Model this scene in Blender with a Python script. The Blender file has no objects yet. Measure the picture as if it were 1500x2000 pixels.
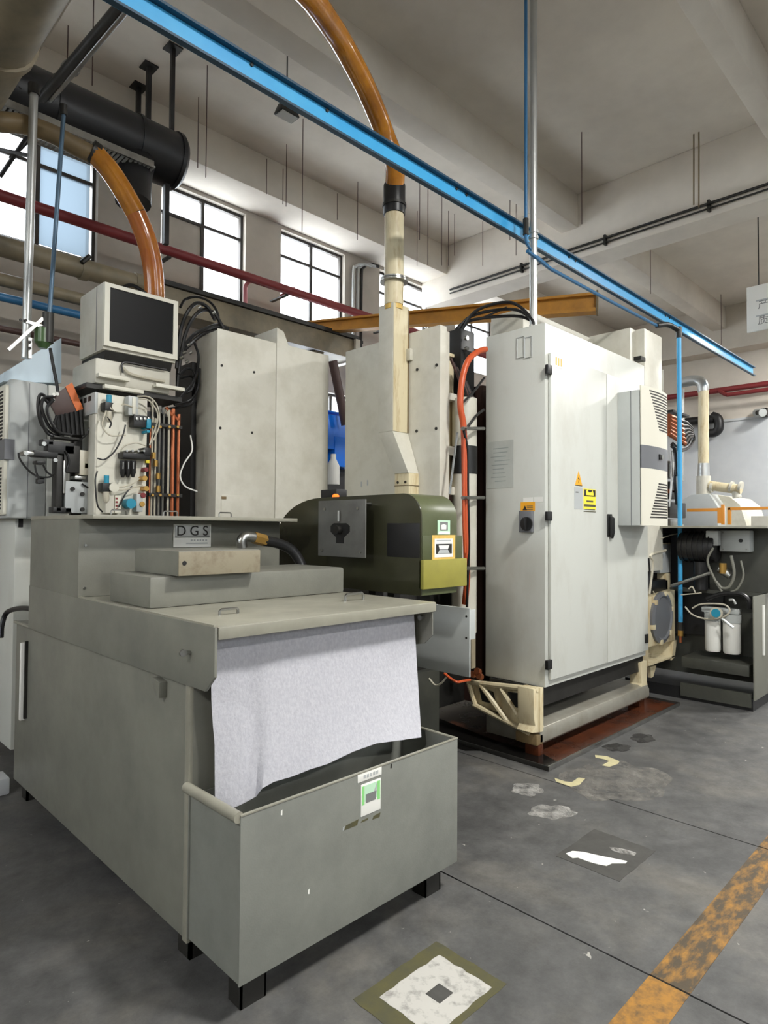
import bpy, bmesh, math, random
from mathutils import Vector, Matrix

random.seed(7)
scene = bpy.context.scene
col = scene.collection

# ------------------------------------------------------------------ camera
FPX, YAW, PITCH, ROLL, CAMH = 1250.0, math.radians(45.0), math.radians(1.53), math.radians(.35), 1.45
FWD = Vector((math.cos(YAW)*math.cos(PITCH), math.sin(YAW)*math.cos(PITCH), math.sin(PITCH)))
_r = Vector((math.sin(YAW), -math.cos(YAW), 0.0))
_u = _r.cross(FWD)
RGT = _r*math.cos(ROLL) + _u*math.sin(ROLL)
UPV = _u*math.cos(ROLL) - _r*math.sin(ROLL)
CAM = Vector((0, 0, CAMH))
cd = bpy.data.cameras.new('camera')
cam = bpy.data.objects.new('camera', cd)
col.objects.link(cam)
cd.sensor_fit = 'HORIZONTAL'
cd.sensor_width = 36.0
cd.lens = FPX/1500.0*36.0
cd.clip_start, cd.clip_end = 0.05, 200
m4 = Matrix((RGT, UPV, -FWD)).transposed().to_4x4()
m4.translation = CAM
cam.matrix_world = m4
scene.camera = cam

# ------------------------------------------------------------------ world, exposure
world = bpy.data.worlds.new('overcast_sky')
scene.world = world
world.use_nodes = True
bg = world.node_tree.nodes['Background']
bg.inputs['Color'].default_value = (0.93, 0.97, 1.0, 1)
bg.inputs['Strength'].default_value = 10.5
vs = scene.view_settings
vs.view_transform = 'Standard'
vs.look = 'None'
vs.gamma = 1.0
vs.exposure = 0.0
vs.use_curve_mapping = False
try:
    scene.cycles.use_denoising = True
    scene.cycles.max_bounces = 8
    scene.cycles.diffuse_bounces = 4
    scene.cycles.transparent_max_bounces = 12
except Exception:
    pass

# ------------------------------------------------------------------ ceiling lamps (their light; rear and far-wall ones are added fill)
LAMPS = [(2.5, -.75, 4.85, 250), (7.9, -.4, 4.75, 290), (-3.5, -.2, 4.75, 190), (2.1, -4.6, 4.75, 230), (10.9, 1.2, 4.75, 150)]
for lx, ly, lz, lp in LAMPS:
    ld = bpy.data.lights.new('high_bay_light', 'AREA')
    ld.shape = 'RECTANGLE'
    ld.size, ld.size_y = .5, .5
    ld.energy = lp
    ld.color = (1.0, 0.985, 0.95)
    lo = bpy.data.objects.new('high_bay_light', ld)
    lo.location = (lx, ly, lz - .075)
    col.objects.link(lo)

# daylight portals in the window openings (they only guide the sampling)
def portal(x0, x1, y, z0, z1, facing):
    ld = bpy.data.lights.new('window_portal', 'AREA')
    ld.shape = 'RECTANGLE'
    ld.size, ld.size_y = x1-x0, z1-z0
    ld.cycles.is_portal = True
    lo = bpy.data.objects.new('window_portal', ld)
    lo.location = ((x0+x1)/2, y, (z0+z1)/2)
    lo.rotation_euler = (math.radians(90 if facing > 0 else -90), 0, 0)
    col.objects.link(lo)
FRONT_FILL = [(-5.2+k*2.9, -3.0+k*2.9) for k in range(6) if k % 2]  # unseen windows added behind the camera to brighten ceiling and front faces
FWZ0, FWZ1 = 3.4, 4.5
LEFT_FILL = [(-5.4+k*2.9, -3.2+k*2.9) for k in range(4) if k > 1]  # unseen windows added at the left to brighten side faces and ceiling
LWZ0, LWZ1 = 3.1, 4.5
for a_, b_ in FRONT_FILL:
    portal(a_, b_, -8.12, FWZ0, FWZ1, 1)
for a_, b_ in ((1.28, 2.28), (2.90, 3.89), (4.37, 5.365), (5.99, 6.98), (7.62, 8.6), (9.3, 10.3), (-.4, .6)):
    portal(a_, b_, 6.25, 3.93, 4.96, -1)
for a_, b_ in LEFT_FILL:
    ld = bpy.data.lights.new('window_portal', 'AREA')
    ld.shape = 'RECTANGLE'
    ld.size, ld.size_y = LWZ1-LWZ0, b_-a_
    ld.cycles.is_portal = True
    lo = bpy.data.objects.new('window_portal', ld)
    lo.location = (-6.12, (a_+b_)/2, (LWZ0+LWZ1)/2)
    lo.rotation_euler = (0, math.radians(-90), 0)
    col.objects.link(lo)

# ------------------------------------------------------------------ measuring helpers
def ray(u, v):
    return FWD + RGT*((u-750)/FPX) - UPV*((v-1000)/FPX)
def PX(u, v, x):
    d = ray(u, v); return CAM + d*(x/d.x)
def PY(u, v, y):
    d = ray(u, v); return CAM + d*(y/d.y)
def PZ(u, v, z=0.0):
    d = ray(u, v); return CAM + d*((z-CAMH)/d.z)
def PD(u, v, dep):
    return CAM + ray(u, v)*dep

# ------------------------------------------------------------------ materials
def lin(c):
    def f(x):
        x /= 255.0
        return x/12.92 if x <= .04045 else ((x+.055)/1.055)**2.4
    return (f(c[0]), f(c[1]), f(c[2]), 1.0)

def mat(name, c, rough=.5, metal=0.0, c2=None, scale=6.0, contrast=(.35, .7), bump=0.0, bscale=60.0, coat=0.0,
        spec=.5, detail=4.0, stretch=None, trans=0.0, rvar=0.0):
    m = bpy.data.materials.new(name)
    m.use_nodes = True
    nt = m.node_tree
    b = nt.nodes['Principled BSDF']
    b.inputs['Base Color'].default_value = lin(c)
    b.inputs['Roughness'].default_value = rough
    b.inputs['Metallic'].default_value = metal
    b.inputs['Specular IOR Level'].default_value = spec
    b.inputs['Coat Weight'].default_value = coat
    b.inputs['Transmission Weight'].default_value = trans
    tc = nt.nodes.new('ShaderNodeTexCoord')
    src = tc.outputs['Object']
    if stretch:
        mp = nt.nodes.new('ShaderNodeMapping')
        mp.inputs['Scale'].default_value = stretch
        nt.links.new(src, mp.inputs['Vector'])
        src = mp.outputs['Vector']
    if c2 is not None:
        n = nt.nodes.new('ShaderNodeTexNoise')
        n.inputs['Scale'].default_value = scale
        n.inputs['Detail'].default_value = detail
        n.inputs['Roughness'].default_value = .65
        nt.links.new(src, n.inputs['Vector'])
        r = nt.nodes.new('ShaderNodeValToRGB')
        r.color_ramp.elements[0].position = contrast[0]
        r.color_ramp.elements[0].color = lin(c)
        r.color_ramp.elements[1].position = contrast[1]
        r.color_ramp.elements[1].color = lin(c2)
        nt.links.new(n.outputs['Fac'], r.inputs['Fac'])
        nt.links.new(r.outputs['Color'], b.inputs['Base Color'])
        if rvar:
            mr = nt.nodes.new('ShaderNodeMapRange')
            mr.inputs['To Min'].default_value = max(.02, rough-rvar)
            mr.inputs['To Max'].default_value = min(1, rough+rvar)
            nt.links.new(n.outputs['Fac'], mr.inputs['Value'])
            nt.links.new(mr.outputs['Result'], b.inputs['Roughness'])
    if bump:
        n2 = nt.nodes.new('ShaderNodeTexNoise')
        n2.inputs['Scale'].default_value = bscale
        n2.inputs['Detail'].default_value = 3
        nt.links.new(src, n2.inputs['Vector'])
        bp = nt.nodes.new('ShaderNodeBump')
        bp.inputs['Strength'].default_value = bump
        bp.inputs['Distance'].default_value = .01
        nt.links.new(n2.outputs['Fac'], bp.inputs['Height'])
        nt.links.new(bp.outputs['Normal'], b.inputs['Normal'])
    return m

def floor_material():
    m = mat('floor_concrete', (96, 97, 95), .55)
    nt = m.node_tree
    b = nt.nodes['Principled BSDF']
    tc = nt.nodes.new('ShaderNodeTexCoord')
    def noise(s, d=6, r=.65, dist=0.0):
        n = nt.nodes.new('ShaderNodeTexNoise')
        n.inputs['Scale'].default_value = s
        n.inputs['Detail'].default_value = d
        n.inputs['Roughness'].default_value = r
        n.inputs['Distortion'].default_value = dist
        nt.links.new(tc.outputs['Object'], n.inputs['Vector'])
        return n
    def ramp(n, stops):
        r = nt.nodes.new('ShaderNodeValToRGB')
        el = r.color_ramp.elements
        el[0].position, el[0].color = stops[0][0], lin(stops[0][1])
        el[1].position, el[1].color = stops[1][0], lin(stops[1][1])
        for p, c in stops[2:]:
            e = el.new(p); e.color = lin(c)
        nt.links.new(n.outputs['Fac'], r.inputs['Fac'])
        return r
    a = ramp(noise(1.6, 8, .7, .4), [(.30, (74, 74, 74)), (.72, (122, 119, 112)), (.5, (98, 98, 97))])
    g = ramp(noise(9, 8, .75), [(.28, (150, 150, 150)), (.75, (255, 255, 255))])
    mul = nt.nodes.new('ShaderNodeMix'); mul.data_type = 'RGBA'; mul.blend_type = 'MULTIPLY'
    mul.inputs['Factor'].default_value = .8
    nt.links.new(a.outputs['Color'], mul.inputs[6]); nt.links.new(g.outputs['Color'], mul.inputs[7])
    sp = noise(26, 3, .5)
    st = nt.nodes.new('ShaderNodeMapRange')
    st.inputs['From Min'].default_value = .735; st.inputs['From Max'].default_value = .77
    nt.links.new(sp.outputs['Fac'], st.inputs['Value'])
    lay = nt.nodes.new('ShaderNodeMix'); lay.data_type = 'RGBA'
    lay.inputs[7].default_value = lin((165, 163, 156))
    nt.links.new(st.outputs['Result'], lay.inputs['Factor']); nt.links.new(mul.outputs[2], lay.inputs[6])
    nt.links.new(lay.outputs[2], b.inputs['Base Color'])
    rr = nt.nodes.new('ShaderNodeMapRange')
    rr.inputs['To Min'].default_value = .32; rr.inputs['To Max'].default_value = .7
    nt.links.new(noise(2.4, 5).outputs['Fac'], rr.inputs['Value'])
    nt.links.new(rr.outputs['Result'], b.inputs['Roughness'])
    bp = nt.nodes.new('ShaderNodeBump'); bp.inputs['Strength'].default_value = .12; bp.inputs['Distance'].default_value = .01
    nt.links.new(noise(70, 4).outputs['Fac'], bp.inputs['Height']); nt.links.new(bp.outputs['Normal'], b.inputs['Normal'])
    return m

def pane_material(name, tint, alpha):
    m = bpy.data.materials.new(name)
    m.use_nodes = True
    nt = m.node_tree
    nt.nodes.remove(nt.nodes['Principled BSDF'])
    out = nt.nodes['Material Output']
    t = nt.nodes.new('ShaderNodeBsdfTransparent'); t.inputs['Color'].default_value = tint
    d = nt.nodes.new('ShaderNodeBsdfTranslucent'); d.inputs['Color'].default_value = tint
    mx = nt.nodes.new('ShaderNodeMixShader'); mx.inputs['Fac'].default_value = alpha
    nt.links.new(t.outputs[0], mx.inputs[1]); nt.links.new(d.outputs[0], mx.inputs[2])
    nt.links.new(mx.outputs[0], out.inputs['Surface'])
    return m

def glow(name, c, s):
    m = bpy.data.materials.new(name)
    m.use_nodes = True
    b = m.node_tree.nodes['Principled BSDF']
    b.inputs['Base Color'].default_value = lin(c)
    b.inputs['Emission Color'].default_value = lin(c)
    b.inputs['Emission Strength'].default_value = s
    return m

M = {}
M['floor'] = floor_material()
M['joint'] = mat('joint_filler', (38, 37, 35), .9)
M['plaster'] = mat('ceiling_plaster', (220, 212, 199), .9, c2=(205, 197, 185), scale=1.3, bump=.08, bscale=40)
M['wall'] = mat('wall_paint', (190, 182, 170), .85, c2=(172, 165, 154), scale=1.6)
M['wallwhite'] = mat('wall_white_paint', (205, 208, 210), .7, c2=(190, 194, 198), scale=1.2)
M['tank'] = mat('tank_grey_paint', (126, 126, 116), .42, c2=(112, 112, 104), scale=3.5, bump=.05, bscale=160, rvar=.08)
M['bin'] = mat('bin_grey_paint', (128, 130, 123), .45, c2=(116, 118, 112), scale=5, bump=.05, bscale=170, rvar=.08)
M['lid'] = mat('lid_grey_paint', (150, 148, 134), .32, c2=(134, 132, 120), scale=5, rvar=.1)
M['tanbox'] = mat('worn_tan_paint', (140, 132, 112), .5, c2=(112, 98, 78), scale=14, contrast=(.45, .75))
M['cream'] = mat('machine_cream_paint', (207, 204, 191), .45, c2=(186, 182, 166), scale=5, contrast=(.42, .8), detail=8)
M['creamold'] = mat('stained_cream_paint', (214, 202, 168), .45, c2=(168, 140, 90), scale=7, contrast=(.5, .8), stretch=(3, 3, .6))
M['cabinet'] = mat('cabinet_light_grey', (202, 204, 197), .4, c2=(184, 183, 173), scale=2.2, contrast=(.5, .85), stretch=(1.5, 1.5, .7), detail=8)
M['dataplate'] = mat('faded_data_plate', (184, 188, 182), .45, c2=(176, 180, 174), scale=9)
M['beamgrey'] = mat('grey_beam_paint', (150, 148, 138), .35, .25, c2=(132, 128, 116), scale=6)
M['driveplate'] = mat('grey_drive_plate', (104, 104, 100), .4, c2=(90, 90, 86), scale=9)
M['cabside'] = mat('cooler_grey', (188, 192, 190), .42, c2=(178, 182, 180), scale=3)
M['ivory'] = mat('ivory_plastic', (218, 215, 200), .45)
M['band'] = mat('dark_grey_band', (108, 110, 114), .4)
M['olive'] = mat('olive_green_paint', (86, 92, 62), .38, c2=(74, 80, 52), scale=6, rvar=.1)
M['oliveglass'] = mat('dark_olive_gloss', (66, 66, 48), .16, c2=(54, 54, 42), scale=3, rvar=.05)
M['mustard'] = mat('mustard_paint', (150, 144, 62), .5, c2=(138, 132, 58), scale=9)
M['bluerail'] = mat('blue_rail_paint', (58, 158, 216), .35, c2=(74, 170, 220), scale=3)
M['bluedark'] = mat('blue_pipe_paint', (48, 104, 146), .4)
M['bluegrey'] = mat('dull_blue_pipe', (78, 102, 122), .35, .3)
M['machineblue'] = mat('bright_blue_enamel', (26, 128, 252), .35)
M['steel'] = mat('brushed_steel', (176, 176, 172), .3, 1.0, c2=(150, 150, 146), scale=9)
M['galv'] = mat('galvanised_pipe', (190, 192, 190), .35, .7)
M['darksteel'] = mat('dark_steel', (54, 53, 50), .45, .4, c2=(40, 39, 37), scale=8)
M['duct'] = mat('black_duct_paint', (34, 34, 35), .4, c2=(26, 26, 27), scale=5)
M['black'] = mat('black_plastic', (22, 22, 22), .45)
M['rubber'] = mat('black_rubber', (24, 24, 25), .38)
M['screen'] = mat('screen_glass', (12, 12, 12), .4, spec=.15)
M['amber'] = mat('amber_hose_plastic', (196, 128, 28), .2, c2=(140, 84, 20), scale=5, coat=.5, contrast=(.3, .75))
M['amberred'] = mat('reddish_amber_hose', (158, 84, 34), .2, c2=(178, 112, 34), scale=4, coat=.5)
M['brownpipe'] = mat('brown_painted_pipe', (128, 108, 74), .5, c2=(104, 90, 66), scale=5)
M['bigpipe'] = mat('dusty_beige_pipe', (140, 128, 104), .5, c2=(112, 104, 86), scale=4)
M['orangehose'] = mat('orange_hose_rubber', (196, 84, 42), .4)
M['orange'] = mat('orange_terminal_plastic', (214, 106, 34), .45)
M['copper'] = mat('copper_tube', (176, 104, 70), .35, .8)
M['rust'] = mat('rust_oil_tray', (84, 44, 26), .25, c2=(50, 30, 22), scale=5, rvar=.15)
M['redpipe'] = mat('dark_red_pipe', (128, 44, 46), .5)
M['crane'] = mat('yellow_crane_paint', (196, 136, 44), .45, c2=(168, 116, 42), scale=6)
M['railorange'] = mat('orange_rail_paint', (210, 138, 48), .45)
M['paper'] = mat('filter_paper', (194, 194, 200), .95, c2=(180, 180, 188), scale=95, contrast=(.35, .65), bump=.2, bscale=120, detail=3, stretch=(1, 1, .7))
M['white'] = mat('white_label', (232, 232, 226), .5)
M['green'] = mat('green_label', (140, 214, 130), .5)
M['palegreen'] = mat('pale_green_label', (190, 226, 196), .5)
M['yellowlabel'] = mat('yellow_label', (244, 226, 60), .5)
M['orangelabel'] = mat('orange_label', (240, 170, 30), .5)
M['sandlabel'] = mat('sand_yellow_label', (226, 190, 104), .5, c2=(208, 170, 84), scale=20)
M['greylabel'] = mat('grey_label', (176, 180, 180), .5)
M['inkgrey'] = mat('ink_grey', (120, 122, 120), .6)
M['ink'] = mat('ink_black', (34, 32, 28), .6)
M['yellowline'] = mat('worn_yellow_floor_paint', (72, 62, 46), .65, c2=(160, 114, 42), scale=15, contrast=(.44, .68), detail=10, stretch=(.6, 1.6, 1), bump=.1)
M['yellowclean'] = mat('yellow_floor_paint', (158, 112, 42), .65, c2=(92, 72, 44), scale=26, contrast=(.4, .68), detail=10)
M['palemark'] = mat('pale_yellow_tape', (202, 194, 152), .6, c2=(180, 172, 134), scale=20)
M['oliveresidue'] = mat('olive_tape_residue', (86, 82, 50), .6, c2=(70, 70, 54), scale=12, detail=8)
M['whiteresidue'] = mat('scuffed_white_film', (184, 182, 176), .6, c2=(120, 118, 114), scale=22, contrast=(.5, .72), detail=10)
M['darkpatch'] = mat('dark_tape_residue', (62, 61, 58), .6, c2=(76, 75, 72), scale=12)
M['spill'] = mat('dried_white_spill', (150, 149, 144), .7, c2=(106, 105, 103), scale=16, contrast=(.4, .6), detail=10)
def patchy(name, c, c2, scale, lo, hi):
    m = mat(name, c, .75, c2=c2, scale=scale*2.2, detail=8)
    nt = m.node_tree
    b = nt.nodes['Principled BSDF']; out = nt.nodes['Material Output']
    tc = nt.nodes.new('ShaderNodeTexCoord')
    n = nt.nodes.new('ShaderNodeTexNoise')
    n.inputs['Scale'].default_value = scale; n.inputs['Detail'].default_value = 10; n.inputs['Roughness'].default_value = .7
    nt.links.new(tc.outputs['Object'], n.inputs['Vector'])
    r = nt.nodes.new('ShaderNodeMapRange')
    r.inputs['From Min'].default_value = lo; r.inputs['From Max'].default_value = hi
    nt.links.new(n.outputs['Fac'], r.inputs['Value'])
    t = nt.nodes.new('ShaderNodeBsdfTransparent')
    mx = nt.nodes.new('ShaderNodeMixShader')
    nt.links.new(r.outputs['Result'], mx.inputs['Fac'])
    nt.links.new(t.outputs[0], mx.inputs[1]); nt.links.new(b.outputs[0], mx.inputs[2])
    nt.links.new(mx.outputs[0], out.inputs['Surface'])
    return m
M['spill'] = patchy('dried_white_spill', (176, 174, 169), (140, 139, 135), 14, .42, .62)
M['chalk'] = patchy('faint_chalk', (136, 133, 126), (112, 110, 106), 8, .40, .68)
M['oilspot'] = patchy('soaked_oil', (44, 43, 41), (54, 53, 50), 9, .30, .55)
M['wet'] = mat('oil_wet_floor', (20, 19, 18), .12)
M['tank2'] = mat('dark_green_grey_tank', (70, 71, 64), .45, c2=(58, 59, 54), scale=5)
M['tank2light'] = mat('light_tank_end', (122, 122, 112), .45)
M['skyboard'] = mat('pale_blue_board', (208, 226, 238), .5)
M['frame'] = mat('window_frame_dark', (60, 56, 52), .5)
M['teal'] = mat('teal_plastic', (30, 140, 170), .4)
M['brass'] = mat('brass_fitting', (190, 150, 80), .35, .8)
M['clear'] = mat('milky_tube', (196, 190, 172), .35)
M['maroon'] = mat('maroon_machine_inside', (74, 52, 46), .5)
M['lampglass'] = mat('lamp_glass', (190, 190, 182), .3)
M['lamplit'] = glow('lit_lamp_panel', (255, 252, 242), 6.0)
M['beacon'] = glow('orange_beacon', (255, 110, 30), 1.5)
M['pane'] = pane_material('frosted_pane', (.96, .98, 1, 1), .45)
M['panegrey'] = pane_material('blue_grey_pane', (.25, .285, .315, 1), .5)

# ------------------------------------------------------------------ mesh helpers
def base_of(parent):
    v = Vector((0, 0, 0))
    p = parent
    while p is not None:
        v += p.location
        p = p.parent
    return v

class S:
    """collects shapes in world coordinates; obj() links them as one mesh object"""
    def __init__(s):
        s.v, s.f = [], []
    def add(s, vs_, fs_):
        o = len(s.v)
        s.v += [Vector(v) for v in vs_]
        s.f += [tuple(i+o for i in f) for f in fs_]
        return s
    def box(s, x0, x1, y0, y1, z0, z1):
        x0, x1 = min(x0, x1), max(x0, x1); y0, y1 = min(y0, y1), max(y0, y1); z0, z1 = min(z0, z1), max(z0, z1)
        vs_ = [(x, y, z) for x in (x0, x1) for y in (y0, y1) for z in (z0, z1)]
        return s.add(vs_, [(0, 1, 3, 2), (4, 6, 7, 5), (0, 4, 5, 1), (2, 3, 7, 6), (0, 2, 6, 4), (1, 5, 7, 3)])
    def prism(s, pts, axis, a0, a1):
        """pts: 2D polygon; axis 'x': (y,z), 'y': (x,z), 'z': (x,y)"""
        n = len(pts)
        def mk(p, a):
            return {'x': (a, p[0], p[1]), 'y': (p[0], a, p[1]), 'z': (p[0], p[1], a)}[axis]
        vs_ = [mk(p, a0) for p in pts] + [mk(p, a1) for p in pts]
        fs_ = [tuple(range(n))[::-1], tuple(range(n, 2*n))] + [(i, (i+1) % n, n+(i+1) % n, n+i) for i in range(n)]
        return s.add(vs_, fs_)
    def cyl(s, p0, p1, r, n=12, r2=None, caps=True):
        p0, p1 = Vector(p0), Vector(p1)
        d = (p1-p0)
        if d.length < 1e-6:
            return s
        d.normalize()
        a = d.orthogonal().normalized(); b = d.cross(a)
        r2 = r if r2 is None else r2
        vs_ = [p0+(a*math.cos(t)+b*math.sin(t))*r for t in (2*math.pi*i/n for i in range(n))]
        vs_ += [p1+(a*math.cos(t)+b*math.sin(t))*r2 for t in (2*math.pi*i/n for i in range(n))]
        fs_ = [(i, (i+1) % n, n+(i+1) % n, n+i) for i in range(n)]
        if caps:
            fs_ += [tuple(range(n))[::-1], tuple(range(n, 2*n))]
        return s.add(vs_, fs_)
    def tube(s, pts, r, n=8, caps=True, radii=None):
        pts = [Vector(p) for p in pts]
        k = len(pts)
        tg = []
        for i in range(k):
            t = pts[min(i+1, k-1)]-pts[max(i-1, 0)]
            tg.append(t.normalized() if t.length > 1e-9 else Vector((0, 0, 1)))
        a = tg[0].orthogonal().normalized()
        vs_ = []
        for i in range(k):
            a = (a - tg[i]*a.dot(tg[i]))
            a = a.normalized() if a.length > 1e-9 else tg[i].orthogonal().normalized()
            b = tg[i].cross(a)
            rr = radii[i] if radii else r
            vs_ += [pts[i]+(a*math.cos(t)+b*math.sin(t))*rr for t in (2*math.pi*j/n for j in range(n))]
        fs_ = []
        for i in range(k-1):
            for j in range(n):
                fs_.append((i*n+j, i*n+(j+1) % n, (i+1)*n+(j+1) % n, (i+1)*n+j))
        if caps:
            fs_ += [tuple(range(n))[::-1], tuple(range((k-1)*n, k*n))]
        return s.add(vs_, fs_)
    def lathe(s, c, axis, prof, n=16):
        """prof: (distance along axis, radius)"""
        c = Vector(c); d = Vector(axis).normalized()
        a = d.orthogonal().normalized(); b = d.cross(a)
        vs_ = []
        for h, r in prof:
            vs_ += [c+d*h+(a*math.cos(t)+b*math.sin(t))*r for t in (2*math.pi*j/n for j in range(n))]
        fs_ = []
        for i in range(len(prof)-1):
            for j in range(n):
                fs_.append((i*n+j, i*n+(j+1) % n, (i+1)*n+(j+1) % n, (i+1)*n+j))
        fs_ += [tuple(range(n))[::-1], tuple(range((len(prof)-1)*n, len(prof)*n))]
        return s.add(vs_, fs_)
    def obj(s, name, m, parent=None, bevel=0.0, smooth=True, segs=2):
        bm = bmesh.new()
        off = base_of(parent)
        if parent is None:
            lo = Vector((min(v.x for v in s.v), min(v.y for v in s.v), min(v.z for v in s.v)))
            hi = Vector((max(v.x for v in s.v), max(v.y for v in s.v), max(v.z for v in s.v)))
            off = Vector(((lo.x+hi.x)/2, (lo.y+hi.y)/2, lo.z))
        bv = [bm.verts.new(v-off) for v in s.v]
        for f in s.f:
            try:
                bm.faces.new([bv[i] for i in f])
            except ValueError:
                pass
        bmesh.ops.recalc_face_normals(bm, faces=bm.faces)
        if bevel > 0:
            es = [e for e in bm.edges if len(e.link_faces) == 2 and e.calc_face_angle(0) > .6]
            bmesh.ops.bevel(bm, geom=es, offset=bevel, segments=segs, profile=.6, affect='EDGES', clamp_overlap=True)
        me = bpy.data.meshes.new(name)
        bm.to_mesh(me); bm.free()
        if smooth:
            me.polygons.foreach_set('use_smooth', [True]*len(me.polygons))
            me.set_sharp_from_angle(angle=math.radians(38))
        me.materials.append(M[m] if isinstance(m, str) else m)
        o = bpy.data.objects.new(name, me)
        col.objects.link(o)
        if parent is None:
            o.location = off
        else:
            o.parent = parent
        return o

def tag(o, label, cat, group=None):
    o['label'] = label
    o['category'] = cat
    if group:
        o['group'] = group
    return o
def thing(name, label, cat, loc, group=None):
    o = bpy.data.objects.new(name, None)
    o.empty_display_size = .1
    o.location = loc
    col.objects.link(o)
    return tag(o, label, cat, group)
def structure(o):
    o['kind'] = 'structure'
    return o
def lab(o, label):
    o['label'] = label
    return o
def dup(o, delta, parent=None):
    c = o.copy(); col.objects.link(c)
    c.parent = parent if parent else o.parent
    c.location = o.location + Vector(delta)
    return c

def spline(pts, k=8):
    """Catmull-Rom through the points"""
    P = [Vector(p) for p in pts]
    P = [P[0]*2-P[1]] + P + [P[-1]*2-P[-2]]
    out = []
    for i in range(1, len(P)-2):
        for j in range(k):
            t = j/k
            a, b, c, d = P[i-1], P[i], P[i+1], P[i+2]
            out.append(.5*((2*b)+(c-a)*t+(2*a-5*b+4*c-d)*t*t+(3*b-a-3*c+d)*t**3))
    out.append(P[-2])
    return out

def text(txt, size, origin, xdir, zdir, m, name, parent, depth=.0008, shear=0.0, align='LEFT'):
    """flat lettering as a mesh part"""
    cu = bpy.data.curves.new(name, 'FONT')
    cu.body = txt
    cu.size = size
    cu.align_x = align
    cu.shear = shear
    cu.extrude = depth
    to = bpy.data.objects.new(name, cu)
    col.objects.link(to)
    bpy.context.view_layer.update()
    me = bpy.data.meshes.new_from_object(to.evaluated_get(bpy.context.evaluated_depsgraph_get()))
    bpy.data.objects.remove(to)
    X = Vector(xdir).normalized(); Zv = Vector(zdir).normalized(); N = X.cross(Zv)
    mt = Matrix((X, Zv, N)).transposed().to_4x4()
    mt.translation = Vector(origin)-base_of(parent)
    me.transform(mt)
    me.name = name
    me.materials.clear(); me.materials.append(M[m])
    o = bpy.data.objects.new(name, me)
    col.objects.link(o); o.parent = parent
    return o

def handle(parent, p, d, w, h, r=.005, name='handle', m='steel', out=(0, 0, 1)):
    """a bent wire pull standing off a surface"""
    p, d, out = Vector(p), Vector(d).normalized(), Vector(out)
    pts = [p-d*w/2, p-d*w/2+out*h*.75, p-d*w*.42+out*h, p+d*w*.42+out*h, p+d*w/2+out*h*.75, p+d*w/2]
    return S().tube(pts, r, 6).obj(name, m, parent)

# ================================================================== THE SETTING
XMIN, XMAX, YMIN, YWALL = -6.0, 12.5, -8.0, 6.1
ZSLAB = 5.4
fl = structure(S().box(XMIN, XMAX, YMIN, YWALL+.3, -.25, -.02).obj('floor', 'joint'))
jx = [XMIN, -1.3, 2.125, 3.335, 7.0, XMAX]
for a, b in zip(jx[:-1], jx[1:]):
    S().box(a+.004, b-.004, YMIN, YWALL, -.02, 0).obj('floor_slab', 'floor', fl)

ce = structure(S().box(XMIN, XMAX, YMIN, YWALL+.3, ZSLAB, ZSLAB+.2).obj('ceiling', 'plaster'))
for y0, y1 in ((3.65, 3.87), (1.44, 1.60), (5.63, 6.1), (-.8, -.5), (-3.0, -2.7), (-5.2, -4.9)):
    S().box(XMIN, XMAX, y0, y1, 5.0, ZSLAB).obj('beam', 'plaster', ce, .012)
for x0, x1 in ((6.84, 7.2), (.98, 1.33), (12.1, 12.5), (-4.9, -4.55)):
    S().box(x0, x1, YMIN, YWALL, 4.63, ZSLAB).obj('beam', 'plaster', ce, .012)

# window wall, pierced by five high windows and one lower one
WIN = [(1.28, 2.28), (2.90, 3.89), (4.37, 5.365), (5.99, 6.98), (7.62, 8.6), (9.3, 10.3), (-.4, .6)]
ZS, ZH = 3.93, 4.96
LOWWIN = (4.5, 5.9, 1.6, 3.15)
ws = S()
edges = sorted(WIN)
xs = [XMIN] + [e for w in edges for e in w] + [XMAX]
for i in range(0, len(xs), 2):
    ws.box(xs[i], xs[i+1], YWALL, YWALL+.3, ZS, ZH)
ws.box(XMIN, XMAX, YWALL, YWALL+.3, ZH, ZSLAB)
ws.box(XMIN, XMAX, YWALL, YWALL+.3, LOWWIN[3], ZS)
ws.box(XMIN, XMAX, YWALL, YWALL+.3, 0, LOWWIN[2])
ws.box(XMIN, LOWWIN[0], YWALL, YWALL+.3, LOWWIN[2], LOWWIN[3])
ws.box(LOWWIN[1], XMAX, YWALL, YWALL+.3, LOWWIN[2], LOWWIN[3])
wall_back = structure(ws.obj('wall_back', 'wall'))

wi = 0
def window(x0, x1, z0, z1, cols, rows, boarded=(), grey=()):
    global wi
    wi += 1
    w = structure(bpy.data.objects.new('window_%d' % wi, None))
    w.location = ((x0+x1)/2, YWALL+.1, z0)
    col.objects.link(w)
    yy0, yy1 = YWALL+.06, YWALL+.11
    t = .03
    S().box(x0, x0+t, yy0, yy1, z0, z1).box(x1-t, x1, yy0, yy1, z0, z1).box(x0+t, x1-t, yy0, yy1, z0, z0+t).box(x0+t, x1-t, yy0, yy1, z1-t, z1).obj('window_frame', 'frame', w)
    for c in cols:
        S().box(c-.018, c+.018, yy0, yy1, z0+t, z1-t).obj('mullion', 'frame', w)
    for r in rows:
        S().box(x0+t, x1-t, yy0+.005, yy1-.005, r-.016, r+.016).obj('transom', 'frame', w)
    cx = [x0+t]+list(cols)+[x1-t]; rz = [z0+t]+list(rows)+[z1-t]
    for i in range(len(cx)-1):
        for j in range(len(rz)-1):
            mm = 'wall' if (i, j) in boarded else ('panegrey' if (i, j) in grey else 'pane')
            S().box(cx[i]+.016, cx[i+1]-.016, yy0+.02, yy0+.026, rz[j]+.014, rz[j+1]-.014).obj('board' if (i, j) in boarded else 'pane', mm, w)
    return w
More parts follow.
